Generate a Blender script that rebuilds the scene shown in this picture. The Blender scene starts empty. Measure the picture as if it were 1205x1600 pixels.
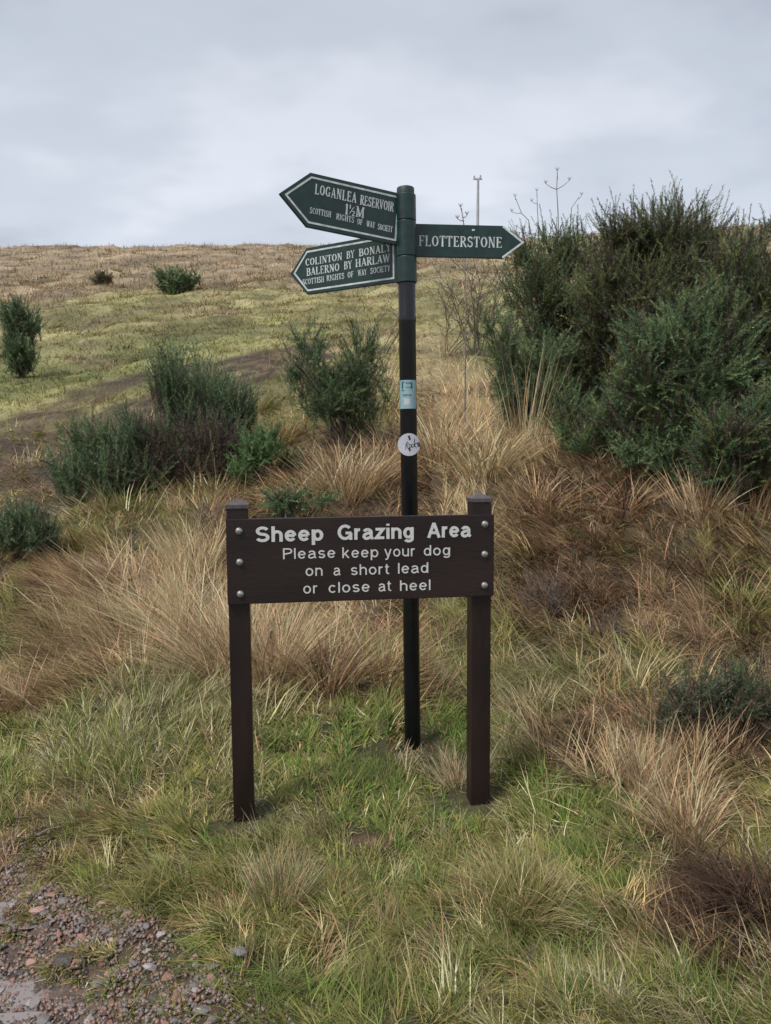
import bpy, bmesh, math, random
import numpy as np
from mathutils import Vector, Matrix

# ------------------------------------------------------------------ camera, sky, sun, exposure
SC = bpy.context.scene
COL = SC.collection
EYE = 1.55
PITCH = math.radians(5.0)
cam_data = bpy.data.cameras.new('camera')
cam_data.sensor_fit = 'VERTICAL'
cam_data.sensor_height = 36.0
cam_data.lens = 27.0
cam_data.clip_start = 0.05
cam_data.clip_end = 2000.0
cam = bpy.data.objects.new('camera', cam_data)
COL.objects.link(cam)
cam.location = (0, 0, EYE)
cam.rotation_euler = (math.radians(90) - PITCH, 0, 0)
SC.camera = cam
cam_data.dof.use_dof = True
cam_data.dof.focus_distance = 3.3
cam_data.dof.aperture_fstop = 14

SUN_EL, SUN_AZ = math.radians(55), math.radians(225)
world = bpy.data.worlds.new('World')
SC.world = world
world.use_nodes = True
wn, wl = world.node_tree.nodes, world.node_tree.links
wn.clear()
w_out = wn.new('ShaderNodeOutputWorld')
w_bg = wn.new('ShaderNodeBackground')
w_sky = wn.new('ShaderNodeTexSky')
w_sky.sky_type = 'NISHITA'
w_sky.sun_disc = False
w_sky.sun_elevation = SUN_EL
w_sky.sun_rotation = SUN_AZ
w_tc = wn.new('ShaderNodeTexCoord')
w_sep = wn.new('ShaderNodeSeparateXYZ')
wl.new(w_tc.outputs['Generated'], w_sep.inputs[0])


def wmath(op, a, b=None, c=None):
    n = wn.new('ShaderNodeMath')
    n.operation = op
    for i, v in enumerate((a, b, c)):
        if v is None:
            continue
        if isinstance(v, (int, float)):
            n.inputs[i].default_value = v
        else:
            wl.new(v, n.inputs[i])
    return n.outputs[0]


zc = wmath('ADD', wmath('MAXIMUM', w_sep.outputs['Z'], 0.0), 0.22)
cx = wmath('DIVIDE', w_sep.outputs['X'], zc)
cy = wmath('DIVIDE', w_sep.outputs['Y'], zc)
w_comb = wn.new('ShaderNodeCombineXYZ')
wl.new(cx, w_comb.inputs[0])
wl.new(cy, w_comb.inputs[1])


def wnoise(scale, detail, rough, dist, off):
    m = wn.new('ShaderNodeMapping')
    m.inputs['Location'].default_value = off
    m.inputs['Scale'].default_value = (1.0, 1.25, 1.0)
    m.inputs['Rotation'].default_value = (0, 0, 0.5)
    wl.new(w_comb.outputs[0], m.inputs[0])
    n = wn.new('ShaderNodeTexNoise')
    n.inputs['Scale'].default_value = scale
    n.inputs['Detail'].default_value = detail
    n.inputs['Roughness'].default_value = rough
    n.inputs['Distortion'].default_value = dist
    wl.new(m.outputs[0], n.inputs['Vector'])
    return n.outputs['Fac']


def wramp(fac, stops):
    r = wn.new('ShaderNodeValToRGB')
    r.color_ramp.interpolation = 'EASE'
    el = r.color_ramp.elements
    while len(el) < len(stops):
        el.new(0.5)
    for e, (p, c) in zip(el, stops):
        e.position = p
        e.color = (c[0], c[1], c[2], 1)
    wl.new(fac, r.inputs[0])
    return r.outputs[0]


cl1 = wnoise(0.62, 5, 0.5, 0.2, (3.1, 1.9, 0))
cl2 = wnoise(1.7, 4, 0.5, 0.1, (7.3, 0.4, 2))
mixn = wmath('ADD', wmath('MULTIPLY', cl1, 0.72), wmath('MULTIPLY', cl2, 0.28))
cloud = wramp(mixn, [(0.41, (1.68, 1.82, 2.10)), (0.5, (2.28, 2.45, 2.76)), (0.57, (2.86, 3.00, 3.28))])
hz = wramp(w_sep.outputs['Z'], [(0.14, (1.22, 1.20, 1.18)), (0.45, (1.0, 1.0, 1.0)), (0.8, (1.06, 1.06, 1.06))])
w_mul = wn.new('ShaderNodeMix')
w_mul.data_type = 'RGBA'
w_mul.blend_type = 'MULTIPLY'
w_mul.inputs[0].default_value = 1.0
wl.new(cloud, w_mul.inputs[6])
wl.new(hz, w_mul.inputs[7])
w_mix = wn.new('ShaderNodeMix')
w_mix.data_type = 'RGBA'
w_mix.inputs[0].default_value = 0.93          # closed cloud deck, a little sky colour through it
wl.new(w_sky.outputs[0], w_mix.inputs[6])
wl.new(w_mul.outputs[2], w_mix.inputs[7])
wl.new(w_mix.outputs[2], w_bg.inputs[0])
w_bg.inputs[1].default_value = 0.1
wl.new(w_bg.outputs[0], w_out.inputs[0])

sun_data = bpy.data.lights.new('sun', 'SUN')
sun_data.energy = 1.5
sun_data.angle = math.radians(18)
sun_data.color = (1.0, 0.97, 0.92)
sun = bpy.data.objects.new('sun', sun_data)
COL.objects.link(sun)
sd = Vector((math.sin(SUN_AZ) * math.cos(SUN_EL), math.cos(SUN_AZ) * math.cos(SUN_EL), math.sin(SUN_EL)))
sun.rotation_euler = sd.to_track_quat('Z', 'Y').to_euler()
SC.view_settings.view_transform = 'Standard'
SC.view_settings.look = 'None'
SC.view_settings.gamma = 1.0
SC.view_settings.exposure = 1.35
SC.view_settings.use_curve_mapping = False

random.seed(11)
RNG = np.random.default_rng(11)


# ------------------------------------------------------------------ helpers
def hash2(ix, iy, seed):
    h = (ix.astype(np.int64) * 374761393 + iy.astype(np.int64) * 668265263 + seed * 974634777) & 0xFFFFFFFF
    h = ((h ^ (h >> 13)) * 1274126177) & 0xFFFFFFFF
    h = h ^ (h >> 16)
    return (h & 0xFFFFFF) / float(0xFFFFFF)


def vnoise(x, y, seed=0):
    xi = np.floor(x); yi = np.floor(y)
    fx = x - xi; fy = y - yi
    fx = fx * fx * (3 - 2 * fx); fy = fy * fy * (3 - 2 * fy)
    a = hash2(xi, yi, seed); b = hash2(xi + 1, yi, seed)
    c = hash2(xi, yi + 1, seed); d = hash2(xi + 1, yi + 1, seed)
    return (a * (1 - fx) + b * fx) * (1 - fy) + (c * (1 - fx) + d * fx) * fy


def fbm(x, y, seed=0, oct=3):
    s = 0; a = 0.5; t = 0
    for k in range(oct):
        s = s + a * vnoise(x * 2 ** k + 17.3 * k, y * 2 ** k - 9.1 * k, seed + k)
        t += a; a *= 0.5
    return s / t


def tag(o, label=None, cat=None, group=None, kind=None):
    if label: o['label'] = label
    if cat: o['category'] = cat
    if group: o['group'] = group
    if kind: o['kind'] = kind
    return o


def empty(name, loc=(0, 0, 0), rotz=0.0):
    o = bpy.data.objects.new(name, None)
    o.empty_display_size = 0.2
    COL.objects.link(o)
    o.location = loc
    o.rotation_euler = (0, 0, rotz)
    return o


def link_mesh(name, me, mat, parent=None, loc=None):
    o = bpy.data.objects.new(name, me)
    COL.objects.link(o)
    if mat is not None and not me.materials:
        me.materials.append(mat)
    if parent is not None: o.parent = parent
    if loc is not None: o.location = loc
    return o


def np_mesh(name, V, loops, starts, totals, cols=None, smooth=False):
    me = bpy.data.meshes.new(name)
    me.vertices.add(len(V)); me.loops.add(len(loops)); me.polygons.add(len(starts))
    me.vertices.foreach_set('co', np.ascontiguousarray(V, dtype=np.float32).ravel())
    me.loops.foreach_set('vertex_index', np.ascontiguousarray(loops, dtype=np.int32))
    me.polygons.foreach_set('loop_start', np.ascontiguousarray(starts, dtype=np.int32))
    me.polygons.foreach_set('loop_total', np.ascontiguousarray(totals, dtype=np.int32))
    if smooth:
        me.polygons.foreach_set('use_smooth', np.ones(len(starts), dtype=bool))
    me.update(calc_edges=True)
    if cols is not None:
        at = me.color_attributes.new('Col', 'FLOAT_COLOR', 'POINT')
        c4 = np.ones((len(V), 4), dtype=np.float32); c4[:, :3] = cols
        at.data.foreach_set('color', c4.ravel())
    return me


def bm_obj(name, bm, mat, parent=None, smooth=False, bevel=0.0):
    if bevel > 0:
        bmesh.ops.bevel(bm, geom=list(bm.edges), offset=bevel, segments=2, affect='EDGES', profile=0.6)
    bmesh.ops.recalc_face_normals(bm, faces=list(bm.faces))
    me = bpy.data.meshes.new(name)
    bm.to_mesh(me); bm.free()
    if smooth:
        for p in me.polygons: p.use_smooth = True
    return link_mesh(name, me, mat, parent)


def prism(bm, pts, y0, y1):
    """outline pts (x,z) extruded from y0 to y1"""
    a = [bm.verts.new((p[0], y0, p[1])) for p in pts]
    b = [bm.verts.new((p[0], y1, p[1])) for p in pts]
    n = len(pts)
    bm.faces.new(a); bm.faces.new(b[::-1])
    for i in range(n):
        bm.faces.new((a[i], b[i], b[(i + 1) % n], a[(i + 1) % n]))


def box(bm, x0, x1, y0, y1, z0, z1):
    prism(bm, [(x0, z0), (x1, z0), (x1, z1), (x0, z1)], y0, y1)


def lathe(bm, prof, n=28, cx=0, cy=0):
    rings = []
    for r, z in prof:
        rings.append([bm.verts.new((cx + r * math.cos(2 * math.pi * i / n), cy + r * math.sin(2 * math.pi * i / n), z)) for i in range(n)])
    for a, b in zip(rings, rings[1:]):
        for i in range(n):
            bm.faces.new((a[i], a[(i + 1) % n], b[(i + 1) % n], b[i]))
    bm.faces.new(rings[0][::-1]); bm.faces.new(rings[-1])


# ------------------------------------------------------------------ materials
def mat_new(name):
    m = bpy.data.materials.new(name)
    m.use_nodes = True
    nt = m.node_tree
    return m, nt, nt.nodes['Principled BSDF'], nt.nodes, nt.links


def mat_solid(name, col, rough=0.5, var=0.15, scale=30, bump=0.0, spec=0.5, col2=None, coord='Object', bscale=None, stretch=(1, 1, 1)):
    m, nt, p, N, L = mat_new(name)
    tc = N.new('ShaderNodeTexCoord')
    mp = N.new('ShaderNodeMapping')
    mp.inputs['Scale'].default_value = stretch
    L.new(tc.outputs[coord], mp.inputs[0])
    n = N.new('ShaderNodeTexNoise')
    n.inputs['Scale'].default_value = scale; n.inputs['Detail'].default_value = 6
    L.new(mp.outputs[0], n.inputs['Vector'])
    r = N.new('ShaderNodeValToRGB')
    c2 = col2 or tuple(c * (1 + var) for c in col)
    r.color_ramp.elements[0].position = 0.35; r.color_ramp.elements[1].position = 0.68
    r.color_ramp.elements[0].color = (*[c * (1 - var) for c in col], 1)
    r.color_ramp.elements[1].color = (*c2, 1)
    L.new(n.outputs['Fac'], r.inputs[0]); L.new(r.outputs[0], p.inputs['Base Color'])
    mr = N.new('ShaderNodeMapRange')
    mr.inputs['To Min'].default_value = rough * 0.8; mr.inputs['To Max'].default_value = min(1, rough * 1.25)
    L.new(n.outputs['Fac'], mr.inputs['Value']); L.new(mr.outputs[0], p.inputs['Roughness'])
    p.inputs['Specular IOR Level'].default_value = spec
    if bump:
        n2 = N.new('ShaderNodeTexNoise')
        n2.inputs['Scale'].default_value = bscale or scale * 3; n2.inputs['Detail'].default_value = 5
        L.new(mp.outputs[0], n2.inputs['Vector'])
        b = N.new('ShaderNodeBump')
        b.inputs['Strength'].default_value = bump; b.inputs['Distance'].default_value = 0.002
        L.new(n2.outputs['Fac'], b.inputs['Height']); L.new(b.outputs[0], p.inputs['Normal'])
    return m


def mat_leaf(name, trans=0.25, rough=0.6, spec=0.25):
    m, nt, p, N, L = mat_new(name)
    at = N.new('ShaderNodeAttribute'); at.attribute_name = 'Col'
    L.new(at.outputs['Color'], p.inputs['Base Color'])
    p.inputs['Roughness'].default_value = rough
    p.inputs['Specular IOR Level'].default_value = spec
    t = N.new('ShaderNodeBsdfTranslucent')
    L.new(at.outputs['Color'], t.inputs[0])
    mx = N.new('ShaderNodeMixShader'); mx.inputs[0].default_value = trans
    L.new(p.outputs[0], mx.inputs[1]); L.new(t.outputs[0], mx.inputs[2])
    L.new(mx.outputs[0], N['Material Output'].inputs[0])
    return m


def mat_ground():
    m, nt, p, N, L = mat_new('soil_and_turf')
    at = N.new('ShaderNodeAttribute'); at.attribute_name = 'Col'
    wt = N.new('ShaderNodeAttribute'); wt.attribute_name = 'Wet'
    g = N.new('ShaderNodeNewGeometry')
    n = N.new('ShaderNodeTexNoise'); n.inputs['Scale'].default_value = 14; n.inputs['Detail'].default_value = 8
    n.inputs['Roughness'].default_value = 0.7
    L.new(g.outputs['Position'], n.inputs['Vector'])
    r = N.new('ShaderNodeMapRange'); r.inputs['From Min'].default_value = 0.3; r.inputs['From Max'].default_value = 0.7
    r.inputs['To Min'].default_value = 0.55; r.inputs['To Max'].default_value = 1.5
    L.new(n.outputs['Fac'], r.inputs['Value'])
    v = N.new('ShaderNodeVectorMath'); v.operation = 'SCALE'
    L.new(at.outputs['Color'], v.inputs[0]); L.new(r.outputs[0], v.inputs['Scale'])
    L.new(v.outputs[0], p.inputs['Base Color'])
    rr = N.new('ShaderNodeMapRange'); rr.inputs['To Min'].default_value = 0.95; rr.inputs['To Max'].default_value = 0.32
    L.new(wt.outputs['Fac'], rr.inputs['Value']); L.new(rr.outputs[0], p.inputs['Roughness'])
    p.inputs['Specular IOR Level'].default_value = 0.3
    b = N.new('ShaderNodeBump'); b.inputs['Strength'].default_value = 0.8; b.inputs['Distance'].default_value = 0.02
    L.new(n.outputs['Fac'], b.inputs['Height']); L.new(b.outputs[0], p.inputs['Normal'])
    return m


M_GROUND = mat_ground()
M_GRASS = mat_leaf('grass_blades', 0.18, 0.6, 0.18)
M_GORSE = mat_leaf('gorse_spines', 0.12, 0.6, 0.25)
M_TWIG = mat_solid('dead_twig', (0.10, 0.075, 0.06), 0.8, 0.3, 40)
M_BROWN = mat_solid('brown_painted_wood', (0.0150, 0.0078, 0.0066), 0.42, 0.30, 9, 0.5, 0.4, bscale=60, stretch=(1, 1, 0.25))
M_BROWN_BOARD = mat_solid('brown_board_paint', (0.0160, 0.0085, 0.0074), 0.40, 0.28, 6, 0.4, 0.4, bscale=80, stretch=(0.3, 1, 1))
M_BROWN_CAP = mat_solid('brown_cap_lighter_paint', (0.07, 0.055, 0.055), 0.42, 0.25, 40, 0.3, 0.5)  # greyer and lighter than the brown of the posts
M_LETTER = mat_solid('routed_white_letter_paint', (0.52, 0.52, 0.51), 0.6, 0.08, 60)
M_STEEL = mat_solid('bolt_steel', (0.27, 0.27, 0.26), 0.45, 0.25, 120, 0.2)
M_STEEL.node_tree.nodes['Principled BSDF'].inputs['Metallic'].default_value = 0.6
M_GREEN = mat_solid('dark_green_cast_paint', (0.0030, 0.0235, 0.0190), 0.38, 0.35, 25, 0.35, 0.5, bscale=140)
M_WHITE = mat_solid('chipped_white_sign_paint', (0.47, 0.51, 0.51), 0.5, 0.22, 45, 0.0)
M_BLACK = mat_solid('black_gloss_post_paint', (0.0022, 0.0028, 0.0045), 0.3, 0.3, 18, 0.3, 0.5, bscale=90)
M_STICKER_BLUE = mat_solid('pale_blue_sticker_paper', (0.22, 0.34, 0.365), 0.5, 0.08, 60)
M_STICKER_WHITE = mat_solid('white_sticker_paper', (0.42, 0.42, 0.47), 0.45, 0.06, 60)
M_INK = mat_solid('black_ink', (0.012, 0.014, 0.02), 0.5, 0.1, 60)
M_INK_TEAL = mat_solid('dark_teal_ink', (0.02, 0.07, 0.09), 0.5, 0.1, 60)
M_STALK = mat_solid('dry_flower_stalk', (0.17, 0.15, 0.13), 0.8, 0.3, 40)
M_MAST = mat_solid('galvanised_mast', (0.30, 0.31, 0.33), 0.5, 0.15, 3)


def mat_stone(name, c):
    return mat_solid(name, c, 0.32, 0.35, 30, 0.6, 0.5, bscale=120)


STONE_M = [mat_stone('reddish_sandstone', (0.27, 0.135, 0.10)), mat_stone('grey_stone', (0.17, 0.15, 0.14)),
           mat_stone('pale_stone', (0.33, 0.30, 0.29)), mat_stone('dark_stone', (0.07, 0.06, 0.055)),
           mat_stone('pink_stone', (0.36, 0.22, 0.18))]


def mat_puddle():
    m, nt, p, N, L = mat_new('muddy_puddle_sky_tint')
    p.inputs['Base Color'].default_value = (0.20, 0.165, 0.155, 1)  # muddy water, its base colour lightened to stand in for reflected sky
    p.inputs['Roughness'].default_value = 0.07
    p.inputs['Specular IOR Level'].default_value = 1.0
    p.inputs['IOR'].default_value = 1.6
    g = N.new('ShaderNodeNewGeometry')
    n = N.new('ShaderNodeTexNoise'); n.inputs['Scale'].default_value = 35
    L.new(g.outputs['Position'], n.inputs['Vector'])
    b = N.new('ShaderNodeBump'); b.inputs['Strength'].default_value = 0.25; b.inputs['Distance'].default_value = 0.004
    L.new(n.outputs['Fac'], b.inputs['Height']); L.new(b.outputs[0], p.inputs['Normal'])
    return m


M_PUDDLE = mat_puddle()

# ------------------------------------------------------------------ terrain shape
YG = np.arange(-250, 320, 0.1)


def prof(pts):
    ys = [p[0] for p in pts]; zs = [p[1] for p in pts]
    z = np.interp(YG, ys, zs)
    out = z.copy()
    for w in (5, 9, 15):                      # soften the joints, more so farther away
        k = np.hanning(2 * w + 1); k /= k.sum()
        out = np.convolve(np.pad(out, w, mode='edge'), k, mode='valid')
    big = np.hanning(81); big /= big.sum()
    far = np.convolve(np.pad(z, 40, mode='edge'), big, mode='valid')
    m = np.clip((YG - 12) / 12, 0, 1)
    return out * (1 - m) + far * m


PL = prof([(-250, -6), (-20, -.5), (-2, 0), (2.5, 0), (4, .04), (5, .12), (6, .3), (8, .72), (10, 1.15), (12, 1.62), (16, 2.72), (22, 4.4), (35, 8.2), (50, 12.6), (66, 17.9), (76, 20.5), (90, 22.6), (120, 23), (320, 10)])
PC = prof([(-250, -6), (-20, -.5), (-2, 0), (2.5, 0), (4, .02), (5, .14), (6, .38), (7.5, .8), (9, 1.3), (12, 2.2), (20, 4.5), (35, 8.7), (50, 13.2), (63, 17.2), (72, 19.6), (90, 22), (120, 23), (320, 10)])
PR = prof([(-250, -6), (-20, -.5), (-2, 0), (2.5, .02), (4, .1), (5, .28), (6, .62), (7, 1.05), (8, 1.5), (10, 2.2), (12, 2.95), (20, 5.5), (35, 9.7), (50, 14.3), (62, 18.4), (72, 21.4), (90, 24), (120, 25), (320, 12)])

PATH = [(-.2, -6), (-.45, -1.5), (-.9, .6), (-1.16, 1.36), (-1.56, 1.66), (-2.2, 2.25), (-3.3, 3.3), (-5.2, 5.0), (-7.6, 7.0), (-9.5, 8.4)]


def seg_dist(x, y, pts):
    d = np.full(np.shape(x), 1e9)
    for (ax, ay), (bx, by) in zip(pts, pts[1:]):
        vx, vy = bx - ax, by - ay
        t = np.clip(((x - ax) * vx + (y - ay) * vy) / (vx * vx + vy * vy), 0, 1)
        d = np.minimum(d, np.hypot(x - ax - t * vx, y - ay - t * vy))
    return d


def path_mask(x, y):
    x = np.asarray(x, float); y = np.asarray(y, float)
    d = seg_dist(x, y, PATH) + (fbm(x * 3.1, y * 3.1, 40) - .5) * .28 + (fbm(x * 13, y * 13, 44) - .5) * .16
    return np.clip((0.86 - d) / 0.12, 0, 1)


def smooth_h(x, y):
    x = np.asarray(x, float); y = np.asarray(y, float)
    u = np.clip(x / np.maximum(y, 2.5), -0.6, 0.6)
    a = np.interp(y, YG, PL); b = np.interp(y, YG, PC); c = np.interp(y, YG, PR)
    left = np.clip(-u / 0.5, 0, 1); right = np.clip(u / 0.5, 0, 1)
    left = left * left * (3 - 2 * left); right = right * right * (3 - 2 * right)
    return b + (a - b) * left + (c - b) * right


# ------------------------------------------------------------------ placing by looking: a ray from the eye to the slope
CP, SP = math.cos(PITCH), math.sin(PITCH)


def ray(px, py):
    a = (px - 602.5) / 1200.0; b = (800 - py) / 1200.0
    return np.array([a, CP + b * SP, -SP + b * CP])      # per metre of axis depth


def at(px, py, depth):
    r = ray(px, py) * depth
    return np.array([r[0], r[1], r[2] + EYE])


def ground_at(px, py):
    r = ray(px, py)
    t = np.exp(np.linspace(math.log(1.5), math.log(100), 3000))
    g = smooth_h(r[0] * t, r[1] * t)
    hit = np.nonzero(EYE + r[2] * t < g)[0]
    k = hit[0] if len(hit) else len(t) - 1
    return r[0] * t[k], r[1] * t[k]


RUTS = [[ground_at(*p) for p in q] for q in (
    [(-260, 800), (-120, 730), (0, 672), (90, 632), (180, 600), (300, 572), (420, 553), (480, 545)],
    [(-260, 960), (-120, 850), (0, 775), (60, 735), (120, 690), (200, 652), (300, 612), (400, 578), (470, 560)])]
RUT_W = [0.60, 0.85]


def rut_mask(x, y):
    m = 0
    for r, w in zip(RUTS, RUT_W):
        d = seg_dist(x, y, r) + (fbm(x * 1.1, y * 1.1, 71) - .5) * .9
        m = np.maximum(m, np.clip((w + .25 - d) / .35, 0, 1) * np.clip((fbm(x * 1.3, y * 1.3, 75) - .36) / .12, 0.8, 1) * np.clip((fbm(x * 4.3, y * 4.3, 76) - .34) / .1, 0.72, 1))
    return m


PUD = ground_at(25, 1505)


def height(x, y):
    x = np.asarray(x, float); y = np.asarray(y, float)
    z = smooth_h(x, y)
    dist = np.hypot(x, y)
    pm = path_mask(x, y)
    rough = np.clip((dist - 2.2) / 3.5, 0.25, 1)
    for ax_, ay_ in ((-.57, 3.0), (.42, 3.15), (.14, 3.86)):
        rough = rough * np.clip(np.hypot(x - ax_, y - ay_) / .7, .05, 1)
    z = z + (fbm(x * 1.9, y * 1.9, 3) - .5) * 0.22 * rough * (1 - pm) * np.clip(14 / np.maximum(dist, 1), 0, 1)
    z = z + (fbm(x * 6.0, y * 6.0, 8, 2) - .5) * 0.08 * np.clip(rough * 4, 0, 1) * (1 - pm) * np.clip(9 / np.maximum(dist, 1), 0, 1)
    z = z + (fbm(x * 1.1, y * 1.1, 16, 2) - .5) * 0.22 * np.clip((dist - 11) / 8, 0, 1) * np.clip((60 - dist) / 30, 0, 1)
    z = z + (fbm(x * .28, y * .28, 5) - .5) * 0.55 * np.clip((dist - 9) / 16, 0, 1)
    z = z + (np.clip(fbm(x * .8, y * .8, 6) - .5, -.1, 1)) * 0.75 * np.clip((dist - 20) / 20, 0, 1)
    z = z - pm * (0.035 + (fbm(x * 9, y * 9, 21) - .5) * 0.03)
    z = z - 0.03 * pm * np.exp(-(((x - PUD[0]) / .26) ** 2 + ((y - PUD[1]) / .20) ** 2))
    far = dist < 40
    z = z - rut_mask(x, y) * 0.03 * far
    return z


def hgt(x, y):
    return float(height(np.array([x]), np.array([y]))[0])


# ------------------------------------------------------------------ plant cover zones  (kind -> how it grows)
KIND = ['turf', 'lush', 'olive', 'fine', 'straw', 'laid', 'brown', 'bare', 'moor', 'meadow']
K = {k: i for i, k in enumerate(KIND)}
#         len lo/hi     width      lean lo/hi(rad from vertical)  droop
GROW = {'turf': (.08, .17, .0030, .5, 1.4, .5), 'lush': (.09, .20, .0036, .3, 1.1, .9), 'olive': (.12, .26, .0030, .7, 1.3, .7),
        'fine': (.14, .32, .0022, .3, 1.15, .7), 'straw': (.30, .62, .0030, .2, .9, .8), 'laid': (.25, .5, .0032, .9, 1.45, .5),
        'brown': (.12, .36, .0034, .5, 1.45, .5), 'bare': (.02, .05, .003, .4, 1.4, .3), 'moor': (.18, .38, .004, .1, .9, .7),
        'meadow': (.09, .20, .004, .2, 1.2, .6)}
PAL = {
    'lush': [(.050, .120, .018), (.072, .150, .022), (.030, .075, .014), (.12, .16, .035)],
    'green': [(.088, .130, .024), (.060, .098, .020), (.140, .168, .036)],
    'olive': [(.155, .165, .036), (.120, .138, .030), (.22, .215, .062), (.18, .15, .052)],
    'straw': [(.44, .32, .17), (.34, .24, .125), (.56, .44, .26), (.24, .16, .085)],
    'pale': [(.58, .47, .31), (.46, .37, .235), (.36, .31, .18)],
    'pink': [(.36, .22, .14), (.46, .31, .21), (.23, .125, .08)],
    'brown': [(.125, .070, .045), (.085, .050, .035), (.17, .105, .070), (.055, .035, .027)],
    'moor': [(.255, .20, .135), (.185, .14, .095), (.32, .265, .18), (.10, .07, .05)],
    'dark': [(.045, .028, .021), (.070, .044, .032), (.030, .020, .016), (.095, .060, .042)],
    'rust': [(.34, .17, .05), (.27, .20, .06), (.22, .11, .04), (.20, .20, .05)],
    'grey': [(.20, .20, .12), (.15, .165, .085), (.27, .25, .16)],
}
MIX = {
    'turf': dict(green=.36, lush=.32, olive=.14, straw=.10, brown=.08), 'lush': dict(lush=.55, green=.22, straw=.07, olive=.10, brown=.06),
    'olive': dict(olive=.30, green=.28, lush=.16, straw=.14, brown=.08, pale=.04), 'fine': dict(grey=.24, green=.32, lush=.12, pale=.18, olive=.14),
    'straw': dict(straw=.40, pale=.24, pink=.16, brown=.20), 'laid': dict(pink=.24, straw=.15, brown=.36, olive=.13, dark=.12),
    'brown': dict(brown=.46, dark=.28, pink=.12, olive=.10, straw=.04), 'bare': dict(brown=.8, olive=.2),
    'moor': dict(moor=.72, pink=.08, brown=.08, olive=.12), 'meadow': dict(olive=.44, green=.20, straw=.16, lush=.06, moor=.14)}
PALN = list(PAL)
PALC = np.zeros((len(PALN), 4, 3))
for i, k in enumerate(PALN):
    for j in range(4):
        PALC[i, j] = PAL[k][j % len(PAL[k])]
PALC = np.minimum(PALC * np.array((1.30, 1.22, 1.15)), .62)
MIXM = np.array([[MIX[k].get(p, 0) for p in PALN] for k in KIND])
MIXM /= MIXM.sum(1, keepdims=True)
KAVG = MIXM @ PALC.mean(1)

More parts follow.
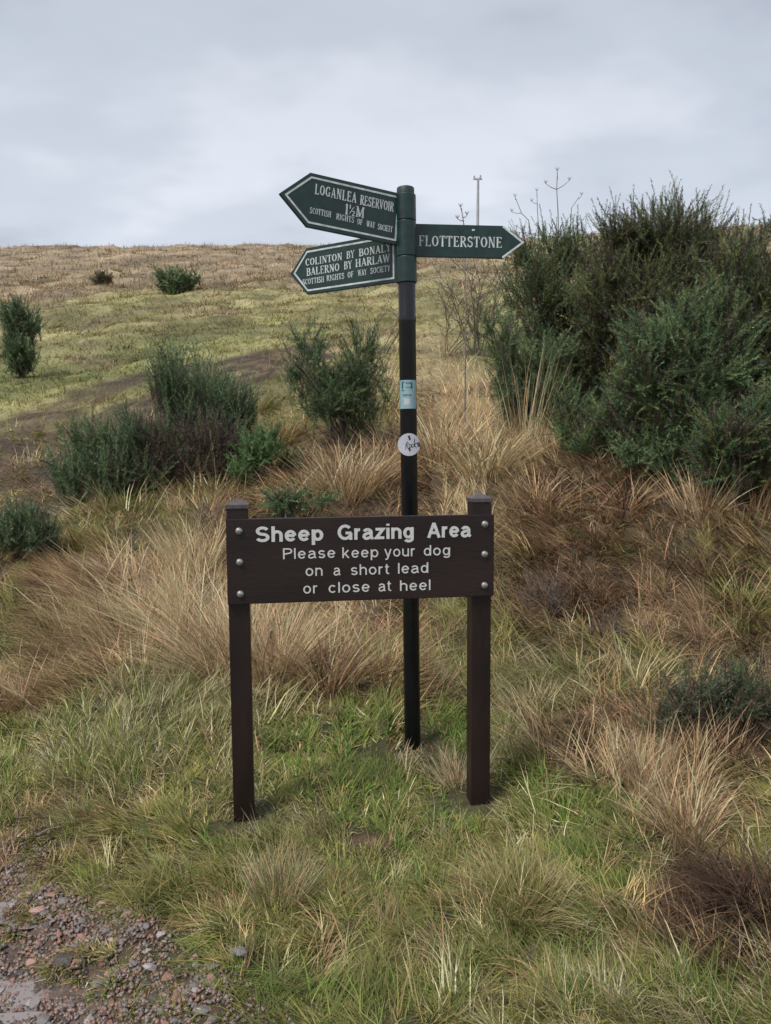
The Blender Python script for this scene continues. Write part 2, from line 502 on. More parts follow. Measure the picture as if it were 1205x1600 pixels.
# px, py = where in the photograph the patch was read off; rx, ry = half size there; then kind, strength, lay direction (deg, 0 = right, 90 = uphill) or None
ZONES_PX = [
    # left of the sign
    (180, 905, 110, 45, 'laid', 3, 150), (250, 960, 100, 50, 'straw', 2.5, 150), (320, 1010, 70, 40, 'straw', 3, 140),
    (60, 930, 60, 50, 'olive', 2, 180), (40, 1010, 70, 35, 'lush', 2, 180), (60, 1075, 70, 25, 'laid', 3, 200),
    (200, 1040, 90, 20, 'laid', 2.2, 180), (130, 990, 70, 30, 'brown', 1.0, 160),
    (240, 1120, 130, 60, 'fine', 4, 95), (90, 1160, 80, 50, 'fine', 1.8, 100), (130, 1240, 110, 30, 'brown', 1.2, 150),
    (60, 1230, 60, 60, 'olive', 1.2, 170), (30, 1340, 50, 40, 'brown', 2.0, 200),
    (230, 1370, 110, 60, 'olive', 4, 205), (160, 1290, 80, 30, 'olive', 1.8, 200), (300, 1340, 50, 25, 'lush', 1.5, 200),
    (150, 1460, 60, 16, 'bare', 9, None), (215, 1462, 40, 14, 'bare', 8, None), (230, 1500, 60, 20, 'turf', 3, None), (370, 1505, 30, 14, 'turf', 2, None),
    # between and below the posts
    (470, 990, 70, 60, 'straw', 4, 90), (560, 1000, 80, 60, 'laid', 2.6, 60), (610, 1030, 60, 40, 'laid', 1.6, 100), (690, 1000, 35, 55, 'olive', 1.5, 110),
    (570, 1130, 80, 50, 'lush', 4.2, 80), (480, 1170, 90, 40, 'lush', 1.6, 60), (700, 1120, 30, 40, 'lush', 4, 90), (650, 1190, 50, 20, 'fine', 2, 120), (450, 1080, 60, 25, 'olive', 2, 45),
    (560, 1240, 90, 35, 'lush', 2.0, 80), (400, 1240, 40, 40, 'fine', 3, 95), (420, 1330, 60, 50, 'fine', 1.8, 90), (590, 1318, 32, 16, 'bare', 11, None),
    (660, 1290, 80, 35, 'lush', 2.4, 60), (500, 1400, 120, 60, 'olive', 1.2, 100), (620, 1390, 90, 40, 'lush', 1.4, 80), (330, 1440, 80, 30, 'lush', 1.2, 190), (720, 1560, 120, 30, 'lush', 1.4, 90), (420, 1560, 100, 30, 'lush', 1.2, 90), (690, 1180, 50, 30, 'straw', 1.4, 60),
    (800, 1350, 70, 60, 'olive', 2.4, 120), (760, 1300, 60, 30, 'fine', 2, 110), (650, 1440, 90, 40, 'olive', 1.4, 80),
    # right
    (900, 1270, 55, 60, 'lush', 4.2, 110), (850, 1210, 60, 25, 'lush', 2.5, 100), (980, 1400, 60, 35, 'lush', 2.5, 100), (800, 1290, 40, 20, 'lush', 1, 100),
    (840, 910, 70, 40, 'brown', 4, 200), (950, 860, 110, 40, 'laid', 2.6, 190), (1060, 850, 90, 35, 'brown', 3, 180), (930, 960, 90, 40, 'brown', 2.2, 170), (850, 850, 70, 30, 'laid', 2.4, 150),
    (1000, 960, 90, 45, 'laid', 3, 150), (1140, 850, 60, 30, 'meadow', 4, 160), (1150, 940, 60, 35, 'olive', 3, 160), (820, 990, 50, 60, 'olive', 2.4, 130),
    (880, 1060, 60, 40, 'olive', 2.4, 160), (1010, 1040, 80, 35, 'olive', 2, 140), (1150, 1030, 70, 40, 'brown', 1.4, 120), (900, 1150, 60, 35, 'brown', 2.4, 170), (800, 1110, 30, 50, 'fine', 2.5, 95),
    (1080, 1140, 110, 45, 'brown', 5, 170), (1000, 1220, 50, 60, 'straw', 1.2, 95), (1060, 1260, 80, 50, 'laid', 1.8, 100), (1000, 1180, 90, 40, 'brown', 2, 100), (1150, 1260, 70, 50, 'olive', 2.5, 150),
    (1160, 1420, 65, 45, 'brown', 12, 200), (1000, 900, 160, 70, 'brown', 2.5, 170), (1100, 960, 80, 40, 'brown', 2, 160), (820, 860, 60, 60, 'brown', 2, 150), (1050, 1460, 70, 30, 'brown', 1.2, 160), (820, 1530, 60, 30, 'brown', 2.0, 100), (900, 1480, 60, 30, 'lush', 1.8, 120),
    (760, 1500, 60, 25, 'lush', 1.2, 120), (1000, 1550, 160, 40, 'fine', 1.6, 100), (1150, 1530, 60, 30, 'turf', 2, 100), (600, 1560, 260, 40, 'turf', 3.2, 90), (500, 1500, 60, 25, 'straw', 1.0, 80), (700, 1480, 50, 22, 'laid', 1.4, 120), (420, 1450, 60, 18, 'brown', 1.2, 150), (350, 1420, 40, 18, 'laid', 1.0, 200), (330, 1540, 90, 50, 'turf', 2.4, 90),
    # bank behind the sign
    (560, 740, 130, 40, 'laid', 4, 150), (700, 640, 60, 110, 'straw', 3, 80), (780, 690, 80, 60, 'straw', 2.2, 60), (880, 770, 110, 40, 'brown', 3.5, 160), (730, 760, 60, 40, 'laid', 3, 140),
    (640, 560, 50, 60, 'laid', 2.4, 100), (330, 770, 90, 20, 'meadow', 2.5, 160), (420, 790, 90, 20, 'laid', 3, 160), (590, 800, 60, 40, 'brown', 2.8, 140), (1000, 760, 120, 40, 'brown', 3, 160), (330, 720, 60, 40, 'brown', 2.0, 90),
    (700, 470, 80, 50, 'meadow', 3, 100), (430, 640, 40, 60, 'meadow', 3, 100), (150, 800, 80, 30, 'olive', 2.0, 150), (230, 850, 90, 25, 'olive', 1.5, 140),
    (1100, 790, 80, 25, 'laid', 2, 100),
    # hill
    (80, 590, 160, 25, 'lush', 3.5, None), (200, 545, 120, 20, 'lush', 2.2, None), (350, 525, 100, 22, 'lush', 2.0, None), (460, 505, 80, 20, 'meadow', 2, None),
    (300, 480, 200, 25, 'meadow', 2, None), (60, 640, 100, 22, 'meadow', 4, None), (60, 710, 60, 16, 'laid', 2.0, None),
]
ZONES = []
for (px, py, rx, ry, kd, st, az) in ZONES_PX:
    gx, gy = ground_at(px, py)
    _, y1 = ground_at(px, py - ry); _, y2 = ground_at(px, py + ry)
    dep = gy * CP + (EYE - float(smooth_h(gx, gy))) * SP
    ZONES.append((gx, gy, max(rx * dep / 1200, .03), max(abs(y1 - y2) / 2, .03), K[kd], st, az))


def zone_weights(x, y):
    W = np.zeros((len(KIND), len(x)), dtype=np.float32)
    dx = np.zeros(len(x)); dy = np.zeros(len(x))
    dist = np.hypot(x, y)
    wob = fbm(x * 2.3, y * 2.3, 91) - .5; wob2 = fbm(x * 2.3, y * 2.3, 95) - .5
    sc_w = np.clip(dist * .09, .15, 2.0)
    X = x + wob * sc_w; Y = y + wob2 * sc_w * 1.3
    near = np.clip((13 - dist) / 4, 0, 1)
    n1 = fbm(x * 1.3, y * 1.3, 51); n2 = fbm(x * 2.4, y * 2.4, 55)
    W[K['olive']] += near * np.clip(n1 * 2.6 - .5, .1, 2) * .9
    W[K['turf']] += near * np.clip((4.6 - dist) / 2.0, 0, 1) * np.clip(n2 * 3 - .6, .1, 2) * .8
    W[K['fine']] += near * np.clip(1.9 - n1 * 2.6, 0, 1) * .6
    W[K['laid']] += near * np.clip((dist - 4.0) / 2.0, 0, 1) * .7
    W[K['brown']] += near * np.clip(n2 * 3 - 1.6, 0, 1) * .9
    farw = 1 - near
    nf = fbm(x * .17, y * .17, 61); nf2 = fbm(x * .75, y * .75, 64); nf3 = fbm(x * .22 + 4, y * .6, 67)
    hi = np.clip((dist - 27) / 22 + (nf - .5) * 1.5, 0, 1)
    W[K['moor']] += farw * (hi * 2.6 + np.clip(nf2 - .54, 0, 1) * 9)
    W[K['meadow']] += farw * (1 - hi * .85) * np.clip(1.7 - nf2 * 1.2, .2, 2) * 1.8
    W[K['lush']] += farw * np.clip(nf3 - .55, 0, 1) * 6 * (1 - hi)
    W[K['brown']] += farw * np.clip(nf2 - .66, 0, 1) * 6
    for gx, gy, rx, ry, k, st, az in ZONES:
        w = st * np.exp(-(((X - gx) / rx) ** 2 + ((Y - gy) / ry) ** 2) * 0.9)
        W[k] += w
        if az is not None:
            a = math.radians(az); dx += w * math.cos(a); dy += w * math.sin(a)
    fa = (fbm(x * .9, y * .9, 81) * 2 - .35) * 2 * math.pi
    dx += .8 * np.cos(fa); dy += .8 * np.sin(fa)
    return W, np.arctan2(dy, dx), np.hypot(dx, dy)


# ------------------------------------------------------------------ ground mesh
def spaced(lims):
    out = [lims[0][0]]
    for a, b, s0, s1 in lims:
        x = a
        while x < b - 1e-6:
            t = (x - a) / (b - a); x += s0 + (s1 - s0) * t
            out.append(min(x, b))
    return np.unique(np.round(out, 5))


xs_p = spaced([(0, 2.2, .05, .05), (2.2, 9, .05, .25), (9, 40, .25, 1.2), (40, 200, 1.2, 16)])
xs = np.concatenate([-xs_p[::-1], xs_p[1:]])
ys = spaced([(-120, -2, 12, 1.5), (-2, 1.4, .5, .08), (1.4, 4.5, .04, .05), (4.5, 12, .05, .16), (12, 85, .16, .8), (85, 230, 1.5, 15)])
GX, GY = np.meshgrid(xs, ys)
gx, gy = GX.ravel(), GY.ravel()
gz = height(gx, gy)
W, _, _ = zone_weights(gx, gy)
Wn = (W / W.sum(0)).T
Ws = Wn ** 1.4; Ws /= Ws.sum(1, keepdims=True)
gc = Ws @ KAVG
gc *= np.where(np.hypot(gx, gy) > 12, (.15 + 1.5 * fbm(gx * .6, gy * 1.1, 23)) * (.55 + .85 * fbm(gx * 2.2, gy * 3.6, 27)), .9)[:, None]
gd = np.hypot(gx, gy)
grey_ = gc.mean(1, keepdims=True)
gc = np.where((gd > 12)[:, None], (gc * .82 + grey_ * .18) * .95, gc)
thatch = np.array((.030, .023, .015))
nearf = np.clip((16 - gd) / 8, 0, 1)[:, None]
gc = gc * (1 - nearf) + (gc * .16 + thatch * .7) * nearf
pm = path_mask(gx, gy); rm = rut_mask(gx, gy) * (gd < 45)
bare = np.clip(Wn[:, K['bare']] * 1.6 - .3, 0, 1)
mud = np.array((.085, .060, .048)); mudd = np.array((.075, .047, .030))
nz = fbm(gx * 5, gy * 5, 33)[:, None]
gc = gc * (1 - bare[:, None]) + (mudd * (.7 + nz * .8)) * bare[:, None]
rut_soil = np.array((.050, .031, .021)) * (.45 + 1.2 * fbm(gx * 2.6, gy * 3.4, 36))[:, None]
gc = gc * (1 - rm[:, None]) + rut_soil * rm[:, None]
edge = np.clip((1.12 - seg_dist(gx, gy, PATH)) / .35, 0, 1)[:, None]
gc = gc * (1 - edge) + mudd * (.6 + nz * .6) * edge
gc = gc * (1 - pm[:, None]) + (mud * (.7 + nz * .6)) * pm[:, None]
nx, ny = len(xs), len(ys)
I = np.arange(nx * ny).reshape(ny, nx)
quads = np.stack([I[:-1, :-1], I[:-1, 1:], I[1:, 1:], I[1:, :-1]], -1).reshape(-1, 4)
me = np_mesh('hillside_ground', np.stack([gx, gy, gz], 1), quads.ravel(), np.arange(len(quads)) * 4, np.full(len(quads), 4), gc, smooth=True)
wa = me.attributes.new('Wet', 'FLOAT', 'POINT')
wa.data.foreach_set('value', np.maximum(pm, np.maximum(rm * .12, bare * .3)).astype(np.float32))
tag(link_mesh('hillside_ground', me, M_GROUND), kind='structure')


# ------------------------------------------------------------------ blades of grass
def blade_mesh(name, root, az, L, wid, lean, droop, col, segs=3, tipcol=None, twist=None):
    """ribbons that rise from root, lean toward az and bend over by droop"""
    n = len(root)
    t_mid = (np.arange(segs) + .5) / segs
    th = lean[:, None] + droop[:, None] * t_mid[None, :]
    th = np.minimum(th, 1.75)
    seg = (L / segs)[:, None]
    hx = np.sin(th) * seg; hz_ = np.cos(th) * seg
    az2 = az[:, None] + (twist[:, None] * t_mid[None, :] if twist is not None else 0)
    P = np.zeros((n, segs + 1, 3), dtype=np.float32)
    P[:, 0] = root
    P[:, 1:, 0] = root[:, 0:1] + np.cumsum(hx * np.cos(az2), 1)
    P[:, 1:, 1] = root[:, 1:2] + np.cumsum(hx * np.sin(az2), 1)
    P[:, 1:, 2] = root[:, 2:3] + np.cumsum(hz_, 1)
    wa_ = az + np.pi / 2 + RNG.normal(0, .7, n)
    wdir = np.stack([np.cos(wa_), np.sin(wa_), np.zeros(n)], 1)
    wt = np.linspace(1, .45, segs) * .5
    V = np.zeros((n, 2 * segs + 1, 3), dtype=np.float32)
    for s in range(segs):
        off = wdir * (wid * wt[s])[:, None]
        V[:, 2 * s] = P[:, s] - off
        V[:, 2 * s + 1] = P[:, s] + off
    V[:, 2 * segs] = P[:, segs]
    nv = 2 * segs + 1
    tmpl = []
    tot = []
    for s in range(segs - 1):
        tmpl += [2 * s, 2 * s + 1, 2 * s + 3, 2 * s + 2]; tot.append(4)
    tmpl += [2 * segs - 2, 2 * segs - 1, 2 * segs]; tot.append(3)
    loops = (np.arange(n)[:, None] * nv + np.array(tmpl)[None, :]).ravel()
    tots = np.tile(tot, n)
    starts = np.concatenate([[0], np.cumsum(tots)[:-1]])
    C = np.repeat(col[:, None, :], nv, 1)
    if tipcol is not None:
        f = np.repeat(np.linspace(0, 1, segs + 1), 2)[:nv][None, :, None] ** 1.5
        C = C * (1 - f) + tipcol[:, None, :] * f
    return np_mesh(name, V.reshape(-1, 3), loops, starts, tots, C.reshape(-1, 3), smooth=True)


def pick_rows(M, r):
    """M n x k of weights, one choice per row"""
    c = np.cumsum(M, 1); c /= c[:, -1:]
    return np.minimum((r[:, None] > c).sum(1), M.shape[1] - 1)


G = np.array([GROW[k] for k in KIND])
POSTS = []          # filled below with places the blades must not pass through


def grass_band(name, n, y0, y1, umax, segs, wscale, lscale, clump=True, thatch=False, verge=False, u0=None):
    u = RNG.uniform(-umax, umax, n)
    if u0 is not None: u = np.sign(u) * RNG.uniform(u0, umax, n)
    y = np.exp(RNG.uniform(math.log(y0), math.log(y1), n))
    x = u * y + RNG.normal(0, .02, n)
    if clump:      # pull roots toward small tuft centres
        cs = .038 * np.clip(y / 2.5, 1, 6)
        cxi = np.round(x / cs); cyi = np.round(y / cs)
        jx = (hash2(cxi, cyi, 5) - .5) * cs; jy = (hash2(cxi, cyi, 6) - .5) * cs
        f = RNG.uniform(.1, 1.0, n) ** .7
        x = x + (cxi * cs + jx - x) * f; y = y + (cyi * cs + jy - y) * f
    pmk = path_mask(x, y); rmk = rut_mask(x, y)
    W, az, mag = zone_weights(x, y)
    p = (W / W.sum(0)).T
    p = p ** 1.25; p /= p.sum(1, keepdims=True)
    pb = p[:, K['bare']]
    keep = (RNG.random(n) > np.clip(pmk * 1.02, 0, 1) ** 1.5) & (RNG.random(n) > rmk * .97) & (RNG.random(n) > np.clip(pb * 1.7 - .2, 0, .97))
    for bx, by, br in POSTS:
        keep &= np.hypot(x - bx, y - by) > br
    x, y, az, mag, p = x[keep], y[keep], az[keep], mag[keep], p[keep]
    n = len(x)
    tc = .10 * np.clip(y / 3, 1, 6)
    tx, ty = np.floor(x / tc), np.floor(y / tc)
    # neighbours in one tuft tend to be one kind and one shade
    r = np.clip(hash2(tx, ty, 31) * .55 + RNG.random(n) * .45, 0, .9999)
    kd = pick_rows(p, r)
    g = G[kd]
    hmod = (.45 + fbm(x * 3.3, y * 3.3, 14, 2) * .85) * (.55 + .8 * hash2(tx, ty, 39))
    L = (g[:, 0] + (g[:, 1] - g[:, 0]) * RNG.random(n) ** 1.4) * hmod * lscale
    dp = seg_dist(x, y, PATH)
    L = L * np.clip(.55 + (dp - .95) / .8, .55, 1)
    for bx, by, br in POSTS:
        L = L * np.clip(.18 + (np.hypot(x - bx, y - by) - .08) / .22, .32, 1)
    if thatch: L = L * .8 + .02 * np.clip(y / 2.5, 1, 5)
    if verge: L = np.clip(L, .030, .062)
    wid = g[:, 2] * RNG.uniform(.6, 1.35, n) * wscale * np.clip(y / y0, 1, 5)
    spread = np.where(np.isin(kd, [K['olive'], K['laid'], K['straw']]), .55, 1.1) / np.clip(mag * .5, .7, 1.6)
    az = az + RNG.normal(0, 1, n) * spread + (hash2(tx, ty, 33) - .5) * 3.2
    lean = g[:, 3] + (g[:, 4] - g[:, 3]) * RNG.random(n)
    lean = lean * (.65 + .7 * hash2(tx, ty, 37))
    droop = g[:, 5] * RNG.uniform(.2, 1.6, n)
    if thatch: lean = RNG.uniform(1.15, 1.55, n); droop = droop * .2
    pk = pick_rows(MIXM[kd], np.clip(RNG.random(n) * .7 + hash2(tx, ty, 35) * .3, 0, .9999))
    col = PALC[pk, RNG.integers(0, 4, n)] * RNG.uniform(.45, 1.35, n)[:, None]
    col = col * (.62 + .76 * fbm(x * 1.7, y * 1.7, 19))[:, None]
    if y1 > 50: col = col * (.15 + 1.7 * fbm(x * .6, y * 1.1, 23))[:, None]
    gm = np.where(np.isin(kd, [K['lush'], K['turf'], K['fine']]), .15, .38)[:, None]
    tip = col * (1 - gm) + np.array((.42, .32, .15)) * gm
    z = height(x, y)
    root = np.stack([x, y, z - .012], 1)
    me = blade_mesh(name, root, az, L, wid, lean, droop, col, segs, tip, RNG.normal(0, .5, n))
    o = link_mesh(name, me, M_GRASS)
    tag(o, cat=None, kind='stuff')
    return o


# ------------------------------------------------------------------ sign lettering drawn with strokes
def arc(cx, cy, rx, ry, a0, a1, n=None):
    n = n or max(5, int(abs(a1 - a0) / 18))
    return [(cx + rx * math.cos(math.radians(a0 + (a1 - a0) * i / n)), cy + ry * math.sin(math.radians(a0 + (a1 - a0) * i / n))) for i in range(n + 1)]


def sans(ch, w):
    """(advance, strokes); capital height 1, x height .74, stroke width w"""
    h = w / 2; X = .74
    S = []
    if ch == ' ': return .34, S
    if ch in 'oe cdpga'.replace(' ', '') and ch not in 'ea':
        Wd = .62
    if ch == 'o': S = [arc(.31, X / 2, .31 - h, X / 2 - h, 0, 360, 24)]; A = .62
    elif ch == 'c': S = [arc(.3, X / 2, .3 - h, X / 2 - h, 42, 318, 18)]; A = .57
    elif ch == 'e': S = [[(h * .8, .38), (.6 - h, .38)], [(.6 - h, .38)] + arc(.3, X / 2, .3 - h, X / 2 - h, 8, 325, 20)]; A = .6
    elif ch == 'd': S = [arc(.29, X / 2, .29 - h, X / 2 - h, 0, 360, 24), [(.6 - h, 0), (.6 - h, 1)]]; A = .6
    elif ch == 'p': S = [arc(.32, X / 2, .29 - h, X / 2 - h, 0, 360, 24), [(h, -.26), (h, X)]]; A = .61
    elif ch == 'g': S = [arc(.29, X / 2, .29 - h, X / 2 - h, 0, 360, 24), [(.6 - h, X), (.6 - h, 0)] + arc(.31, -.02, .29 - h, .24 - h, 0, -155, 10)]; A = .6
    elif ch == 'a': S = [arc(.29, X - h - .19, .25 - h * .6, .19, 160, 0, 9) + [(.57 - h, .12), (.60, h * .6)],
                         [(.57 - h, .44), (.28, .40)] + arc(.24, .21, .24 - h, .205 - h * .6, 100, 290, 9) + [(.57 - h, .16)]]; A = .61
    elif ch == 's' or ch == 'S':
        H = X if ch == 's' else 1.0; A = .54 if ch == 's' else .72
        ry = (H - 2 * h) / 4; rx = A / 2 - h
        S = [arc(A / 2, h + 3 * ry, rx * .93, ry, 22, 270, 14)[:-1] + arc(A / 2, h + ry, rx, ry, 90, -160, 14)]
    elif ch in 'hn':
        S = [[(h, 0), (h, 1 if ch == 'h' else X)], [(h, .42)] + arc(.29, X - h - .22, .29 - h, .22, 172, 0, 10) + [(.58 - h, 0)]]; A = .58
    elif ch == 'r': S = [[(h, 0), (h, X)], [(h, .40)] + arc(.29, X - h - .22, .29 - h, .22, 172, 80, 6)]; A = .36
    elif ch == 'u': S = [[(.58 - h, 0), (.58 - h, X)], [(h, X)] + arc(.29, h + .22, .29 - h, .22, 180, 352, 10) + [(.58 - h, .32)]]; A = .58
    elif ch == 'l': S = [[(h, 0), (h, 1)]]; A = w
    elif ch == 'i': S = [[(h, 0), (h, X)], [(h, .87), (h, 1)]]; A = w
    elif ch == 't': S = [[(.13, .95), (.13, .2)] + arc(.13 + .13, .2, .13, .2 - h, 180, 270, 5) + [(.33, h)], [(0, X - h * .6), (.32, X - h * .6)]]; A = .34
    elif ch == 'k': S = [[(h, 0), (h, 1)], [(.54 - h, X), (h * 1.4, .27)], [(.22, .40), (.57 - h, 0)]]; A = .56
    elif ch == 'y': S = [[(h * .5, X), (.29, .03)], [(.57 - h * .5, X), (.27, -.12), (.20, -.215), (.06, -.23)]]; A = .57
    elif ch == 'z': S = [[(.03, X - h), (.5 - h * .5, X - h), (h * .8, h), (.52, h)]]; A = .54
    elif ch == 'G': S = [arc(.42, .5, .42 - h, .5 - h, 42, 335, 22) + [(.82 - h, .44)], [(.44, .45), (.82 - h * .6, .45)], [(.82 - h, .45), (.82 - h, 0)]]; A = .83
    elif ch == 'A': S = [[(h * .7, 0), (.38, 1 - h * .2)], [(.76 - h * .7, 0), (.38, 1 - h * .2)], [(.16, .33), (.60, .33)]]; A = .76
    elif ch == 'P': S = [[(h, 0), (h, 1)], [(h, 1 - h), (.40, 1 - h)] + arc(.40, .73, .28 - h * .6, .27 - h, 90, -90, 9) + [(h, .46)]]; A = .67
    else: A = .5
    return A, [(s, w) for s in S]


def serif(ch):
    """slightly condensed roman capitals with thick and thin strokes and serifs"""
    T, t = .15, .07
    O = []
    def st(x, a=0., b=1., w=T): O.append(([(x, a), (x, b)], w))
    def sf(x, y, r=.12): O.append(([(x - r, y), (x + r, y)], t))
    b, c = t / 2, 1 - t / 2
    if ch == ' ': return .42, O
    if ch in 'IHNMULTFEBDRPK1':
        pass
    if ch == 'I': st(.14); sf(.14, b); sf(.14, c); A = .28
    elif ch == '1': st(.16); sf(.16, b); O.append(([(.16, .97), (.02, .84)], t)); A = .3
    elif ch == 'L': st(.14); sf(.14, b); sf(.14, c); O.append(([(.14, b), (.52, b), (.54, .22)], t)); A = .56
    elif ch == 'E': st(.14); O.append(([(.02, b), (.52, b), (.54, .22)], t)); O.append(([(.02, c), (.5, c), (.5, .8)], t)); O.append(([(.14, .52), (.4, .52)], t)); O.append(([(.4, .42), (.4, .62)], t)); A = .56
    elif ch == 'F': st(.14); sf(.14, b); O.append(([(.02, c), (.5, c), (.5, .78)], t)); O.append(([(.14, .52), (.4, .52)], t)); O.append(([(.4, .42), (.4, .62)], t)); A = .52
    elif ch == 'T': st(.29); sf(.29, b); O.append(([(.02, .76), (.04, c), (.54, c), (.56, .76)], t)); A = .58
    elif ch == 'H': st(.14); st(.56); sf(.14, b); sf(.14, c); sf(.56, b); sf(.56, c); O.append(([(.14, .51), (.56, .51)], t)); A = .7
    elif ch == 'N': st(.13, w=.08); st(.57, w=.08); sf(.1, b, .1); sf(.07, c, .07); sf(.57, c, .1); O.append(([(.13, 1), (.57, .02)], T)); A = .68
    elif ch == 'M': st(.12, w=.08); st(.72); sf(.12, b, .1); sf(.72, b); sf(.08, c, .08); sf(.76, c, .1); O.append(([(.13, 1), (.41, .06)], T)); O.append(([(.41, .06), (.70, 1)], .08)); A = .86
    elif ch == 'O': O.append((arc(.33, .5, .25, .44, 0, 360, 24), None)); A = .66
    elif ch == 'C': O.append((arc(.33, .5, .25, .44, 50, 312, 18), None)); O.append(([(.52, .68), (.52, .96)], t)); A = .58
    elif ch == 'G': O.append((arc(.33, .5, .25, .44, 50, 320, 18), None)); O.append(([(.54, .68), (.54, .96)], t)); st(.53, .05, .42, .12); O.append(([(.42, .42), (.64, .42)], t)); A = .66
    elif ch == 'D': st(.14); O.append(([(.02, c), (.28, c)] + arc(.28, .5, .27, .5 - b, 85, -85, 12) + [(.02, b)], None)); A = .62
    elif ch in 'BRP':
        st(.14); sf(.14, b, .12)
        O.append(([(.02, c), (.30, c)] + arc(.30, .745, .19, .22, 85, -85, 10) + [(.14, .525)], None))
        if ch == 'B': O.append(([(.14, .525), (.33, .525)] + arc(.33, .28, .21, .245, 85, -85, 10) + [(.02, b)], None)); A = .6
        elif ch == 'R': O.append(([(.30, .52), (.56, .04), (.64, b)], .13)); A = .63
        else: A = .55
    elif ch == 'A': O.append(([(.08, 0), (.33, 1)], .07)); O.append(([(.56, 0), (.31, 1)], T)); O.append(([(.16, .33), (.47, .33)], t)); sf(.08, b, .09); sf(.56, b, .1); A = .64
    elif ch == 'V': O.append(([(.08, 1), (.33, .02)], T)); O.append(([(.56, 1), (.32, .02)], .07)); sf(.08, c, .1); sf(.56, c, .09); A = .64
    elif ch == 'W': O.append(([(.08, 1), (.27, .02)], .13)); O.append(([(.46, 1), (.27, .02)], .07)); O.append(([(.42, 1), (.62, .02)], .13)); O.append(([(.82, 1), (.61, .02)], .07)); sf(.08, c, .09); sf(.44, c, .08); sf(.82, c, .08); A = .9
    elif ch == 'Y': O.append(([(.08, 1), (.31, .48)], .13)); O.append(([(.54, 1), (.31, .48)], .07)); st(.31, 0, .5); sf(.31, b); sf(.08, c, .09); sf(.54, c, .09); A = .62
    elif ch == 'U': st(.14, .3, 1); sf(.14, c); sf(.56, c, .1); O.append(([(.14, .32)] + arc(.34, .3, .20, .24, 180, 360, 10) + [(.56, 1)], .09)); A = .68
    elif ch == 'S': O.append((arc(.27, .745, .18, .20, 30, 270, 12)[:-1] + arc(.27, .28, .21, .235, 90, -155, 12), .12)); O.append(([(.45, .74), (.45, .95)], t)); O.append(([(.06, .05), (.06, .30)], t)); A = .54
    elif ch == '½':
        O.append(([(.1, .62), (.1, 1)], .09)); O.append(([(.06, .14), (.50, .86)], .05))
        O.append((arc(.46, .33, .10, .10, 160, 0, 6) + [(.38, .02), (.60, .02)], .06)); A = .62
    else: A = .5
    return A, O


def ribbon(bm, pts, w, fn, depth, z0):
    """raised ribbon along pts; fn maps (x, y, h) of the lettering plane to a point; w=None: thick where it runs upright"""
    n = len(pts)
    closed = n > 3 and math.hypot(pts[0][0] - pts[-1][0], pts[0][1] - pts[-1][1]) < 1e-4
    L, R = [], []
    for i, (x, y) in enumerate(pts):
        if closed:
            a = pts[(i - 1) % (n - 1)]; b = pts[(i + 1) % (n - 1)] if i < n - 1 else pts[1]
            if i == 0: a = pts[n - 2]
        else:
            a = pts[max(i - 1, 0)]; b = pts[min(i + 1, n - 1)]
        d1 = Vector((x - a[0], y - a[1])); d2 = Vector((b[0] - x, b[1] - y))
        if d1.length < 1e-9: d1 = d2
        if d2.length < 1e-9: d2 = d1
        d1 = d1.normalized(); d2 = d2.normalized()
        m = d1 + d2
        if m.length < 1e-6: m = d2
        m.normalize()
        cosh = max(.45, m.dot(d2))
        ww = w if w is not None else .065 + .085 * abs(m.y) ** 1.5
        nx_, ny_ = -m.y * ww / 2 / cosh, m.x * ww / 2 / cosh
        L.append((x + nx_, y + ny_)); R.append((x - nx_, y - ny_))
    top = [(bm.verts.new(fn(l[0], l[1], z0 + depth)), bm.verts.new(fn(r[0], r[1], z0 + depth))) for l, r in zip(L, R)]
    bot = [(bm.verts.new(fn(l[0], l[1], -.0005)), bm.verts.new(fn(r[0], r[1], -.0005))) for l, r in zip(L, R)]
    for i in range(n - 1):
        bm.faces.new((top[i][0], top[i + 1][0], top[i + 1][1], top[i][1]))
        bm.faces.new((top[i][0], bot[i][0], bot[i + 1][0], top[i + 1][0]))
        bm.faces.new((top[i][1], top[i + 1][1], bot[i + 1][1], bot[i][1]))
    if not closed:
        bm.faces.new((top[0][0], top[0][1], bot[0][1], bot[0][0]))
        bm.faces.new((top[-1][0], bot[-1][0], bot[-1][1], top[-1][1]))


def letter(par, mat, text, glyph, x0, x1, y, cap, fn, depth, gap, word=None):
    """write text so it spans x0..x1 on the lettering plane with baseline y and capital height cap"""
    adv = 0; items = []
    for ch in text:
        A, S = glyph(ch)
        if ch == ' ' and word is not None: A = word
        items.append((adv, S)); adv += A + gap
    adv -= gap
    sx = (x1 - x0) / adv
    for a, S in items:
        if not S: continue
        bm = bmesh.new(); k = 0
        for pts, w in S:
            k += 1
            # strokes are shaped at capital-height scale, then the line is fitted in x
            f = (lambda X, Y, H, a=a: fn(x0 + (a + X) * sx, y + Y * cap, H))
            ribbon(bm, pts, w, f, depth, (k % 7) * .00006)
        bm_obj('letter', bm, mat, par)


